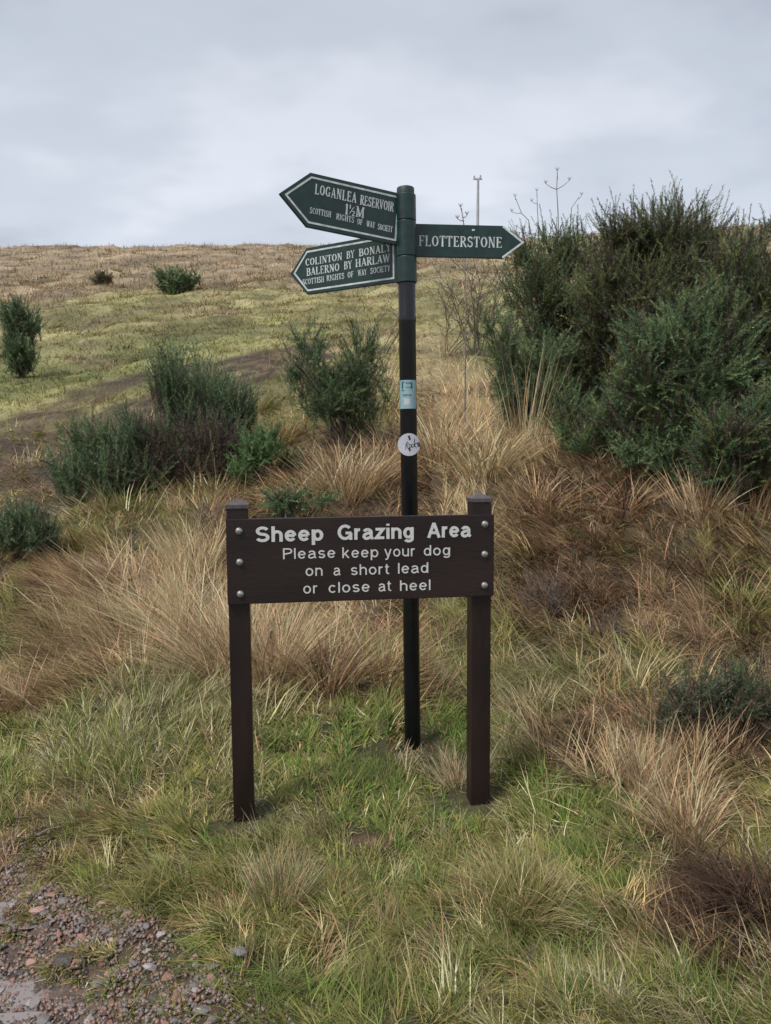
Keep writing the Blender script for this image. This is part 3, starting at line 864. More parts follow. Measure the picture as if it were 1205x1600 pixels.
# ------------------------------------------------------------------ the brown board on two posts
BL = at(357, 880, 3.02); BRt = at(774.5, 872, 3.165)
ang = math.atan2(BRt[1] - BL[1], BRt[0] - BL[0])
BW = math.hypot(BRt[0] - BL[0], BRt[1] - BL[1])
zt = (at(357, 811.5, 3.02)[2] + at(774.5, 805, 3.165)[2]) / 2
zb = (at(357, 946.4, 3.02)[2] + at(774.5, 934.5, 3.165)[2]) / 2
sign = empty('information_sign', (BL[0], BL[1], 0), ang)
tag(sign, 'dark brown sheep grazing notice board on two square wooden posts', 'notice board')
BH = zt - zb
bm = bmesh.new()
box(bm, 0, BW, 0, .022, 0, BH)
board = bm_obj('board', bm, M_BROWN_BOARD, sign, bevel=.003)
board.location = (0, 0, zb)


def U(px): return (px - 357.0) / (774.5 - 357.0) * BW
def sgn(x, y, h): return (x, -h, y)


g_b = lambda c: sans(c, .178)
g_r = lambda c: sans(c, .118)


def vfrac(px, py):
    top = 811.5 + (805 - 811.5) * (px - 357) / 417.5; bot = 946.4 + (934.5 - 946.4) * (px - 357) / 417.5
    return (bot - py) / (bot - top) * BH


letter(board, M_LETTER, 'Sheep', g_b, U(401), U(504), vfrac(452, 846.5), .0615, sgn, .0016, .10)
letter(board, M_LETTER, 'Grazing', g_b, U(526), U(645), vfrac(585, 843.5), .0615, sgn, .0016, .10)
letter(board, M_LETTER, 'Area', g_b, U(667), U(736.5), vfrac(702, 841), .0615, sgn, .0016, .09)
for txt, a, b, py in (('Please', 442, 522, 873.5), ('keep', 533, 589, 872.5), ('your', 599, 647, 871), ('dog', 661, 703, 869.5),
                      ('on', 476, 502, 901), ('a', 519, 529.5, 900.5), ('short', 546, 606, 899.5), ('lead', 620, 668, 897.5),
                      ('or', 472, 494, 929), ('close', 511, 575, 927.5), ('at', 589, 609, 926), ('heel', 623, 671.5, 925)):
    letter(board, M_LETTER, txt, g_r, U(a), U(b), vfrac((a + b) / 2, py), .043, sgn, .0012, .17)
PW, PD = .083, .083


def post_cap(bm, x0, z):
    e = .004
    x1, y0, y1 = x0 + PW + e, .0235 - e, .0235 + PD + e
    x0 -= e
    z1 = z + .016
    box(bm, x0, x1, y0, y1, z, z1)
    base = [bm.verts.new((x, y, z1)) for x, y in ((x0, y0), (x1, y0), (x1, y1), (x0, y1))]
    ap = bm.verts.new(((x0 + x1) / 2, (y0 + y1) / 2, z1 + .024))
    for i in range(4): bm.faces.new((base[i], base[(i + 1) % 4], ap))


for k, px in enumerate((.0012, BW - PW - .0045)):
    bm = bmesh.new()
    ztop = zt + .038 if k == 0 else zt + .048
    box(bm, px, px + PW, .0235, .0235 + PD, -.25, ztop)
    post = bm_obj('post', bm, M_BROWN, sign, bevel=.004)
    bm = bmesh.new(); post_cap(bm, px, ztop + .0005)
    bm_obj('post_cap', bm, M_BROWN_CAP, post, bevel=.0015)
    for j, py in enumerate((830, 879, 929.5) if k == 0 else (820.5, 868, 917.5)):
        bm = bmesh.new()
        r = .0142
        prf = [(r * 1.05, 0), (r, .003)] + [(r * math.cos(a), .003 + r * .62 * math.sin(a)) for a in (.35, .7, 1.05, 1.35)]
        lathe(bm, prf, 16)
        bmesh.ops.rotate(bm, verts=bm.verts, cent=(0, 0, 0), matrix=Matrix.Rotation(math.radians(90), 3, 'X'))
        bo = bm_obj('bolt', bm, M_STEEL, sign, smooth=True)
        bo.location = (U(376.5 if k == 0 else 759), -.0002, zb + vfrac(376 if k == 0 else 759, py))
    wp = Matrix.Rotation(ang, 3, 'Z') @ Vector((px + PW / 2, .0235 + PD / 2, 0))
    POSTS.append((BL[0] + wp.x, BL[1] + wp.y, .058))
sign.rotation_euler = (0, math.radians(-.35), ang)

# ------------------------------------------------------------------ the green fingerpost
pb = ground_at(645, 1166)
PB = np.array([pb[0], pb[1], smooth_h(*pb)])
dtop = PB[1] * CP - 1.2 * SP
PT = at(633.5, 297, dtop)
PT[1] = PB[1] - .02
hpole = PT[2] - PB[2]
fp = empty('fingerpost', (PB[0], PB[1], PB[2]))
tag(fp, 'tall black and green fingerpost with three pointed direction arms', 'signpost')
POSTS.append((PB[0], PB[1], .045))
axis = Vector((PT[0] - PB[0], PT[1] - PB[1], hpole)).normalized()
fp.rotation_mode = 'QUATERNION'
fp.rotation_quaternion = Vector((0, 0, 1)).rotation_difference(axis)
bpy.context.view_layer.update()
RP = .0405


def pole_z(py):       # height on the pole of a photograph row
    best, bz = 1e9, 0
    for i in range(400):
        s = hpole * 1.05 * i / 399
        q = PB + np.array(axis) * s
        d = q[1] * CP - (q[2] - EYE) * SP
        v = 800 - 1200 * ((q[1] * SP + (q[2] - EYE) * CP) / d)
        if abs(v - py) < best: best, bz = abs(v - py), s
    return bz


bm = bmesh.new()
lathe(bm, [(RP, -.3), (RP, pole_z(505)), (RP + .0022, pole_z(503)), (RP + .0022, pole_z(496)), (RP, pole_z(494)), (RP, pole_z(440))], 32)
bm_obj('pole', bm, M_BLACK, fp, smooth=False)
RS = .0485
z1, z2, z3, z4 = pole_z(443), pole_z(402), pole_z(347), pole_z(305)
for za, zb_ in ((z1, z2), (z2, z3), (z3, z4)):
    bm = bmesh.new()
    lathe(bm, [(RS - .002, za + .001), (RS, za + .004), (RS, zb_ - .004), (RS - .002, zb_ - .001)], 36)
    bm_obj('collar', bm, M_GREEN, fp)
bm = bmesh.new()
lathe(bm, [(RP + .001, z4), (RP + .001, z4 + .026), (RP - .001, z4 + .032), (RP - .010, z4 + .036)], 32)
bm_obj('pole_cap', bm, mat_solid('weathered_grey_green_cap', (.02, .032, .034), .5, .4, 60, .4), fp)
for o in list(fp.children):
    for p in o.data.polygons:
        if len(p.vertices) == 4: p.use_smooth = True
    o.data.set_sharp_from_angle(angle=math.radians(22))


def finger(o3, far3, hh, th, draw):
    """o3: middle of the arm at the pole, far3: middle of the arm where its point begins (world); hh = arm height"""
    o3, far3 = Vector(o3), Vector(far3)
    ex = (far3 - o3); Ln = ex.length; ex.normalize()
    ez = (Vector((0, 0, 1)) - ex * ex.z).normalized()
    ey = ez.cross(ex)                        # away from the reader or toward, fixed below
    if ey.y > 0: ey = -ey                    # points toward the camera side
    M = Matrix((ex, -ey, ez)).transposed().to_4x4() if True else None
    M.translation = o3
    return M, Ln


def make_finger(o3, far3, hh, tip, draw):
    M, Ln = finger(o3, far3, hh, .014, None)
    bm = bmesh.new()
    out = [(-.03, -hh / 2), (Ln, -hh / 2), (Ln + tip, 0), (Ln, hh / 2), (-.03, hh / 2)]
    prism(bm, out, -.009, .009)
    f = bm_obj('direction_arm', bm, M_GREEN, fp, bevel=.002)
    f.matrix_parent_inverse = Matrix.Identity(4)
    f.matrix_basis = fp.matrix_world.inverted() @ M
    draw(f, Ln, hh, tip)
    return f


def border(f, pts, w, closed=True):
    bm = bmesh.new()
    pl = pts + [pts[0]] if closed else pts
    fn = lambda x, y, h: (x, -.009 - h, y)
    ribbon(bm, pl, w, fn, .0016, 0)
    bm_obj('border', bm, M_WHITE, f)


def text_part(f, lines, Ln, hh, mirror, gap=.10):
    """lines: (text, start fraction, end fraction, baseline fraction from the top, cap fraction); reading runs left to right in view"""
    for t, a, b, yb, cap, g in lines:
        def fn(x, y, h):
            return ((Ln - x) if mirror else x, -.009 - h, y)
        letter(f, M_WHITE, t, serif, a * Ln, b * Ln, hh * (.5 - yb), cap * hh, fn, .0017, g)


def arm_pt(px, py, depth): return at(px, py, depth)


D0 = dtop + .03


def draw1(f, Ln, hh, tip):
    i = hh * .085
    border(f, [(.035 * Ln * .2, -hh / 2 + i), (Ln - i * .3, -hh / 2 + i), (Ln + tip - i * 1.45, 0), (Ln - i * .3, hh / 2 - i), (.035 * Ln * .2, hh / 2 - i)], .0085)
    text_part(f, [('LOGANLEA', .06, .515, .375, .19, .13), ('RESERVOIR', .56, .945, .385, .185, .08), ('1½M', .40, .615, .625, .20, .10),
                  ('SCOTTISH', .02, .25, .745, .115, .13), ('RIGHTS', .31, .505, .755, .115, .13), ('OF', .545, .60, .765, .115, .13), ('WAY', .65, .745, .77, .115, .08), ('SOCIETY', .78, .95, .78, .115, .10)], Ln, hh, True)


def draw2(f, Ln, hh, tip):
    i = hh * .085
    border(f, [(.01 * Ln, -hh / 2 + i), (Ln - i * .3, -hh / 2 + i), (Ln + tip - i * 1.45, 0), (Ln - i * .3, hh / 2 - i), (.01 * Ln, hh / 2 - i)], .0085)
    text_part(f, [('COLINTON', -.01, .425, .385, .155, .09), ('BY', .475, .565, .375, .155, .09), ('BONALY', .615, .965, .37, .155, .09),
                  ('BALERNO', .0, .39, .60, .165, .09), ('BY', .445, .535, .59, .165, .09), ('HARLAW', .575, .955, .58, .165, .06),
                  ('SCOTTISH', -.05, .21, .785, .125, .11), ('RIGHTS', .24, .445, .78, .125, .11), ('OF', .485, .55, .775, .125, .11), ('WAY', .60, .70, .77, .125, .07), ('SOCIETY', .74, .955, .765, .125, .09)], Ln, hh, True)


def draw3(f, Ln, hh, tip):
    border(f, [(Ln - .002, hh / 2 - .004), (Ln + tip - .008, 0), (Ln - .002, -hh / 2 + .004)], .009, False)
    text_part(f, [('FLOTTERSTONE', .045, .985, .68, .325, .10)], Ln, hh, False)
    bm = bmesh.new()
    for k in range(5):
        a = random.uniform(0, 6.28); r = random.uniform(0, .006)
        bmesh.ops.create_uvsphere(bm, u_segments=6, v_segments=4, radius=random.uniform(.002, .005),
                                  matrix=Matrix.Translation((.66 * Ln + r * math.cos(a), -.0092, hh * .34 + r * .5 * math.sin(a))) @ Matrix.Diagonal((1, .2, 1, 1)))
    bm_obj('bird_dropping', bm, M_WHITE, f)


make_finger(arm_pt(620, 343.0, D0 - .045), arm_pt(481.5, 312.8, 3.45), .2385, .135, draw1)
make_finger(arm_pt(618, 402.6, D0 - .01), arm_pt(481, 424.6, 3.93), .232, .107, draw2)
make_finger(arm_pt(648, 375.9, D0 + .03), arm_pt(785.5, 379.0, D0 + .06), .154, .105, draw3)


# stickers, curved round the front of the pole
def on_pole(a, z, r):     # a: angle from the front, positive to the viewer's right
    return (r * math.sin(a), -r * math.cos(a), z)


ztp, zbt = pole_z(595), pole_z(639.5)
bm = bmesh.new()
N_ = 10
aw = 1.22
vs = [[bm.verts.new(on_pole(-aw - .06 + (2 * aw) * i / N_, z, RP + .0007)) for i in range(N_ + 1)] for z in (zbt, ztp)]
for i in range(N_): bm.faces.new((vs[0][i], vs[0][i + 1], vs[1][i + 1], vs[1][i]))
s1 = bm_obj('rectangular_sticker', bm, M_STICKER_BLUE, fp)
s1['label'] = 'pale blue rectangular sticker with dark print'
bm = bmesh.new()


def stick_patch(bm, a0, a1, f0, f1, dr):
    n = 4
    q = [[bm.verts.new(on_pole(a0 + (a1 - a0) * i / n, zbt + (ztp - zbt) * f, RP + .0007 + dr)) for i in range(n + 1)] for f in (f0, f1)]
    for i in range(n): bm.faces.new((q[0][i], q[0][i + 1], q[1][i + 1], q[1][i]))


for a0, a1, f0, f1 in ((-.85, .45, .90, .925), (-.95, -.5, .94, .955), (-.85, -.62, .70, .90), (-.35, .35, .735, .755), (.30, .50, .70, .90), (-.85, -.5, .62, .66),
                       (-.3, .5, .865, .885), (-.75, .35, .475, .50), (-.7, -.1, .44, .46), (.05, .4, .44, .46)):
    stick_patch(bm, a0, a1, f0, f1, .0003)
bm_obj('print', bm, M_INK_TEAL, s1)
bm = bmesh.new()
stick_patch(bm, -.55, .15, .14, .36, .0003)
bm_obj('white_panel', bm, M_STICKER_WHITE, s1)

zc_ = pole_z(694.5)
RD = .0545
bm = bmesh.new()
def disc_fn(x, y, h):     # a stiff round tag bent only a little round the pole
    b = .012 * (x / RD) ** 2
    return (x, -RP - .0012 - h + b, zc_ + y)
ring = []
for rr in (0.34, .68, 1.0):
    ring.append([(rr * RD * math.cos(2 * math.pi * i / 32), rr * RD * math.sin(2 * math.pi * i / 32)) for i in range(32)])
cf, cbk = bm.verts.new(disc_fn(0, 0, .0008)), bm.verts.new(disc_fn(0, 0, 0))
F = [[bm.verts.new(disc_fn(x, y, .0008)) for x, y in r] for r in ring]
B = [[bm.verts.new(disc_fn(x, y, 0)) for x, y in r] for r in ring]
for i in range(32):
    j = (i + 1) % 32
    bm.faces.new((cf, F[0][i], F[0][j])); bm.faces.new((cbk, B[0][j], B[0][i]))
    for a, b in ((0, 1), (1, 2)):
        bm.faces.new((F[a][i], F[b][i], F[b][j], F[a][j])); bm.faces.new((B[a][i], B[a][j], B[b][j], B[b][i]))
    bm.faces.new((F[2][i], B[2][i], B[2][j], F[2][j]))
s2 = bm_obj('round_sticker', bm, M_STICKER_WHITE, fp)
s2['label'] = 'round white sticker with black handwritten lettering'
bm = bmesh.new()
dfn = lambda x, y, h: disc_fn(x * RD, y * RD, h + .0008)
k = 0
for pts, w in (([(-.02, .78), (.10, .40)], .17), ([(-.02, -.28), (.10, -.58)], .15),
               ([(-.30, -.42), (-.27, .05)], .05), ([(-.27, .05), (-.15, .22), (-.05, .12), (-.15, -.04), (-.28, -.06)], .05), ([(-.22, -.06), (-.05, -.40)], .05),
               (arc(.09, -.12, .09, .15, 0, 360, 14), .05), ([(.36, .02), (.26, .04), (.22, -.12), (.27, -.25), (.38, -.18)], .05),
               ([(.50, .52), (.46, .1), (.44, -.22)], .06), ([(.66, .14), (.46, -.04), (.64, -.24)], .055),
               ([(.82, .18), (.72, .08), (.84, -.04), (.76, -.18)], .07), ([(.86, .20), (.93, .0), (.90, -.2)], .10)):
    k += 1
    ribbon(bm, pts, w, dfn, .0004, k * .00004)
bm_obj('handwritten_print', bm, M_INK, s2)

# ------------------------------------------------------------------ grass over the slope
gA = grass_band('short_grass', 200000, 1.45, 4.6, .62, 3, 1.0, .54)
gA2 = grass_band('grass_thatch', 110000, 1.45, 5.5, .62, 1, 1.5, .62, thatch=True)
gB = grass_band('rough_grass', 160000, 4.3, 12.5, .66, 2, 1.6, .78)
gC = grass_band('hill_grass', 150000, 12, 92, .66, 1, 2.2, 1.25, clump=False)
gA3 = grass_band('verge_turf', 75000, 1.6, 3.1, .62, 2, .9, .5, verge=True)
gB2 = grass_band('bank_thatch', 120000, 4.2, 13, .66, 1, 2.4, .8, thatch=True)
gB2['label'] = 'flat dead thatch between the rough grass of the bank'
gM = grass_band('meadow_grass', 110000, 10.5, 40, .66, 1, 2.1, .95)
gM['label'] = 'short mottled meadow grass on the lower hill'
gS = grass_band('side_grass', 80000, 1.2, 12.0, 1.5, 1, 2.6, .7, u0=.6)
gS['label'] = 'rough grass on either side of the view'
gA3['label'] = 'very short turf beside the gravelly path'
gA2['label'] = 'flat dead thatch of grass close to the soil'
gA['label'] = 'short wet green and olive grass around the sign posts'
gB['label'] = 'rough mixed green and straw grass on the bank'
gC['label'] = 'tan and green moorland grass over the far hill'


def locks(name, label, n, y0, y1, umax, per, Rr, Lr, wr, segs, u0=None, kinds=None, flat=.5):
    """small bunches of blades that lie the same way, the matted locks of wet grass"""
    u = RNG.uniform(-umax if u0 is None else u0, umax, n)
    cy_ = np.exp(RNG.uniform(math.log(y0), math.log(y1), n)); cx_ = u * cy_
    W, az, mag = zone_weights(cx_, cy_)
    p = (W / W.sum(0)).T
    kd = pick_rows(p, RNG.random(n))
    if kinds is not None: kd = np.where(RNG.random(n) < .7, RNG.choice([K[k] for k in kinds], n), kd)
    ok = (RNG.random(n) > path_mask(cx_, cy_)) & (RNG.random(n) > rut_mask(cx_, cy_)) & (kd != K['bare'])
    ok &= seg_dist(cx_, cy_, PATH) > 1.0
    for bx, by, br in POSTS: ok &= np.hypot(cx_ - bx, cy_ - by) > .25
    cx_, cy_, az, kd = cx_[ok], cy_[ok], az[ok], kd[ok]
    m = len(cx_)
    if y1 > 50: wr = wr * np.repeat(np.clip(cy_ / 48, .3, 1), per); Lr = (Lr[0] * np.repeat(np.clip(cy_ / 35, .55, 1), per), Lr[1] * np.repeat(np.clip(cy_ / 35, .55, 1), per))
    az = az + RNG.normal(0, .8, m)
    lean = RNG.uniform(.55, 1.45, m) ** (1 - flat * .5)
    sc_ = RNG.uniform(.6, 1.3, m)
    pk = pick_rows(MIXM[kd], RNG.random(m))
    base = PALC[pk, RNG.integers(0, 4, m)] * RNG.uniform(.5, 1.6, m)[:, None]
    rp = lambda a: np.repeat(a, per, 0)
    N = m * per
    x = rp(cx_) + RNG.normal(0, Rr, N) * rp(sc_); y = rp(cy_) + RNG.normal(0, Rr, N) * rp(sc_)
    own = PALC[pick_rows(MIXM[rp(kd)], RNG.random(N)), RNG.integers(0, 4, N)]
    col = (rp(base) * .7 + own * .3) * RNG.uniform(.55, 1.3, N)[:, None]
    tip = col * .7 + np.array((.38, .29, .15)) * .3
    L = RNG.uniform(Lr[0], Lr[1], N) * rp(sc_)
    me = blade_mesh(name, np.stack([x, y, height(x, y) - .01], 1), rp(az) + RNG.normal(0, .3, N), L, wr * RNG.uniform(.6, 1.4, N), rp(lean) + RNG.normal(0, .16, N),
                    RNG.uniform(.3, 1.1, N), col, segs, tip, RNG.normal(0, .4, N))
    o = link_mesh(name, me, M_GRASS); o['kind'] = 'stuff'; o['label'] = label
    return o


locks('matted_grass', 'matted locks of wet grass lying every way in the foreground', 1700, 1.7, 4.6, .58, 34, .028, (.06, .18), .0036, 3)
locks('matted_bank_grass', 'flattened locks of tan and brown grass on the bank', 1300, 4.2, 11, .62, 34, .07, (.18, .45), .0075, 2)
locks('moor_clumps', 'small bleached and dark clumps scattered over the far hill', 1500, 13, 78, .6, 22, .16, (.22, .5), .05, 1, kinds=['brown', 'moor', 'olive', 'brown'], flat=0)


# ------------------------------------------------------------------ tussocks
def tussock(px, py, rad_px, n, L, wid, pals, label, cat='grass clump', az=None, bias=0., lean=(.05, .8), droop=.9, group=None, name='grass_tussock', ecc=1.0):
    x0, y0 = ground_at(px, py)
    if L > .4: n = int(n * .62); wid *= 1.45
    z0 = hgt(x0, y0)
    dep = y0 * CP + (EYE - z0) * SP
    R = rad_px * dep / 1200
    a = RNG.uniform(0, 2 * np.pi, n); r = R * np.sqrt(RNG.random(n)) * .85
    x = r * np.cos(a) * ecc; y = r * np.sin(a)
    z = height(x0 + x, y0 + y) - z0 - .02
    out = a + RNG.normal(0, .45, n)
    vx = np.cos(out) * (.25 + r / R) ; vy = np.sin(out) * (.25 + r / R)
    if az is not None:
        vx += bias * math.cos(math.radians(az)); vy += bias * math.sin(math.radians(az))
    az_ = np.arctan2(vy, vx) + RNG.normal(0, .18, n)
    m = np.clip(np.hypot(vx, vy) / 1.25, 0, 1.3)
    ln = lean[0] + (lean[1] - lean[0]) * m * RNG.uniform(.55, 1.15, n)
    stray = RNG.random(n) < .22
    az_ = np.where(stray, RNG.uniform(0, 6.28, n), az_); ln = np.where(stray, RNG.uniform(.2, 1.5, n), ln)
    LL = L * RNG.uniform(.35, 1.1, n)
    pn = np.array([PALN.index(p) for p in pals])
    c = PALC[pn[RNG.integers(0, len(pn), n)], RNG.integers(0, 4, n)] * RNG.uniform(.45, 1.3, n)[:, None]
    tip = c * .6 + np.array((.40, .32, .20)) * .4 if pals[0] not in ('brown', 'dark') else c
    me = blade_mesh(name, np.stack([x, y, z], 1), az_, LL, wid * RNG.uniform(.6, 1.3, n), ln, droop * RNG.uniform(.3, 1.5, n), c, 4, tip, RNG.normal(0, .35, n))
    o = link_mesh(name, me, M_GRASS, loc=(x0, y0, z0))
    tag(o, label, cat, group)
    return o


T = tussock
T(345, 1045, 60, 1500, .78, .0056, ['pale', 'straw', 'pale', 'pink'], 'large pale straw tussock swept left beside the left sign post', az=150, bias=1.1, lean=(.15, .95), droop=.5)
T(265, 985, 55, 900, .72, .0056, ['pale', 'pale', 'straw', 'pink'], 'pale straw tussock fanning left, behind the one at the left post', az=150, bias=1.3, lean=(.3, 1.1), droop=.5)
T(170, 930, 60, 800, .74, .0056, ['pale', 'pink', 'straw', 'brown'], 'flattened tan tussock at left with long blades pointing up left', az=165, bias=1.2, lean=(.4, 1.3), droop=.5)
T(300, 900, 40, 450, .62, .005, ['straw', 'pale'], 'upright pale tussock topping the straw patch left of the board', az=110, bias=.5, lean=(.05, .6), droop=.4)
T(430, 1060, 45, 950, .62, .0048, ['pale', 'straw', 'pink'], 'tall upright straw tussock under the board next to the left post', az=70, bias=.4, lean=(.05, .7), droop=.6)
T(510, 1075, 40, 700, .55, .0048, ['pink', 'straw', 'brown'], 'reddish brown tussock seen under the middle of the board', az=100, bias=.3, lean=(.1, .9), droop=.8)
T(600, 1060, 38, 500, .5, .0048, ['pink', 'straw', 'olive'], 'tangled tan tussock just left of the black pole', az=60, bias=.4, lean=(.2, 1.1), droop=.8)
T(545, 775, 55, 1000, .75, .0085, ['straw', 'pale', 'pink'], 'fanned straw tussock on the bank above the board, left of the pole', az=90, bias=.1, lean=(.05, 1.0), droop=.5)
T(460, 790, 50, 500, .65, .0085, ['pink', 'straw'], 'low tan tussock draped left behind the top of the board', az=170, bias=.9, lean=(.4, 1.3), droop=.7)
T(690, 720, 40, 700, .9, .009, ['straw', 'pale', 'pink'], 'tall straw tussock just right of the white round sticker', az=80, bias=.3, lean=(.05, .8), droop=.7)
T(760, 740, 50, 800, .9, .009, ['straw', 'pale'], 'tall straw tussock under the gorse right of the pole', az=60, bias=.3, lean=(.05, .9), droop=.8)
T(820, 700, 35, 160, 1.25, .0055, ['pale', 'straw'], 'thin clump of very tall pale stems standing before the gorse', az=90, bias=.1, lean=(.0, .25), droop=.25)
T(860, 790, 60, 700, .6, .0085, ['pink', 'straw', 'brown'], 'drooping tan tussock at the foot of the big gorse', az=20, bias=.6, lean=(.3, 1.2), droop=.9)
T(960, 790, 55, 500, .55, .0085, ['brown', 'pink', 'straw'], 'dark tan tussock under the overhanging gorse at right', az=170, bias=.4, lean=(.3, 1.2), droop=.9)
T(1095, 800, 35, 350, .6, .008, ['pale', 'straw', 'pink'], 'small pale tussock in the gap at the foot of the right gorse', az=90, bias=.2, lean=(.05, .7), droop=.5)
T(1150, 960, 48, 650, .42, .0055, ['olive', 'straw', 'green'], 'yellow green tussock at the right edge above the dark hollow', az=180, bias=.5, lean=(.2, 1.2), droop=.8)
T(1010, 1240, 38, 240, .38, .0045, ['pale', 'straw', 'pink', 'brown'], 'upright bundle of pale dry stems right of the green strip', az=80, bias=.4, lean=(.0, .45), droop=.4)
T(1070, 1310, 45, 220, .34, .0042, ['straw', 'pink', 'pale'], 'sparse leaning pale stems below the dark gorse seedling', az=100, bias=.5, lean=(.05, .7), droop=.5)
T(590, 1326, 26, 260, .06, .0030, ['brown', 'brown', 'pink'], 'low dark patch of dead twiggy moss in the grass below the board', cat='dead plant patch', lean=(.2, 1.3), droop=.8)
T(1185, 1440, 62, 2300, .40, .0042, ['dark', 'dark', 'brown', 'dark'], 'dark brown flopped tussock at the lower right edge', az=215, bias=.9, lean=(.5, 1.3), droop=1.0)
T(1110, 1190, 60, 700, .34, .0040, ['brown', 'pink', 'straw', 'dark', 'dark'], 'dead brown grass leaning over the front of the dark gorse seedling', az=150, bias=.6, lean=(.1, .9), droop=.5)
T(1030, 1150, 40, 500, .30, .0040, ['brown', 'olive', 'pink'], 'tangled brown grass at the left side of the dark gorse seedling', az=120, bias=.5, lean=(.2, 1.1), droop=.7)
T(900, 940, 60, 700, .38, .006, ['brown', 'dark', 'dark', 'pink'], 'dark matted heap of dead grass right of the notice board', az=190, bias=.9, lean=(.6, 1.4), droop=.6)
T(1080, 900, 60, 700, .38, .0065, ['brown', 'pink', 'dark', 'dark'], 'rust brown heap of flattened grass below the right gorse', az=170, bias=.9, lean=(.6, 1.4), droop=.6)
T(810, 1420, 70, 1600, .24, .0036, ['olive', 'green', 'straw', 'olive'], 'domed olive tussock in front of the right sign post', az=120, bias=.2, lean=(.15, 1.1), droop=.8)
T(830, 1100, 30, 350, .30, .0042, ['grey', 'pale', 'olive'], 'grey green tussock just right of the right sign post', az=90, bias=.2, lean=(.05, .7), droop=.6)
T(920, 1090, 50, 600, .32, .0048, ['olive', 'green', 'straw'], 'olive green tussock laid over, midway between the right post and the seedling', az=160, bias=.7, lean=(.4, 1.2), droop=.8)
T(440, 1400, 50, 700, .20, .0028, ['grey', 'pale', 'green', 'pink'], 'fine upright grass tuft below and right of the left post', az=80, bias=.3, lean=(.05, .6), droop=.4)
T(250, 1400, 60, 900, .22, .0036, ['olive', 'green', 'olive'], 'combed olive tussock near the muddy path edge', az=205, bias=1.0, lean=(.6, 1.3), droop=.6)
T(718, 1225, 30, 400, .22, .0036, ['pale', 'pink', 'grey'], 'bleached tuft hugging the left side of the right sign post', az=75, bias=.5, lean=(.1, .8), droop=.5)
T(40, 1090, 50, 500, .42, .0048, ['pink', 'straw'], 'low tan tussock at the left edge, blades laid to the left', az=190, bias=1.2, lean=(.7, 1.4), droop=.4)


# ------------------------------------------------------------------ gorse and other bushes
def tube(bm, pts, r0, r1, n=5):
    rings = []
    for i, p in enumerate(pts):
        a = pts[max(0, i - 1)]; b = pts[min(len(pts) - 1, i + 1)]
        d = (Vector(b) - Vector(a)).normalized()
        s = d.cross(Vector((.3, .9, .2))).normalized(); t = d.cross(s)
        r = r0 + (r1 - r0) * i / (len(pts) - 1)
        rings.append([bm.verts.new(Vector(p) + s * r * math.cos(6.283 * k / n) + t * r * math.sin(6.283 * k / n)) for k in range(n)])
    for a, b in zip(rings, rings[1:]):
        for k in range(n): bm.faces.new((a[k], a[(k + 1) % n], b[(k + 1) % n], b[k]))


PER = 1.75
UPMAX = .8
STRAY = .26


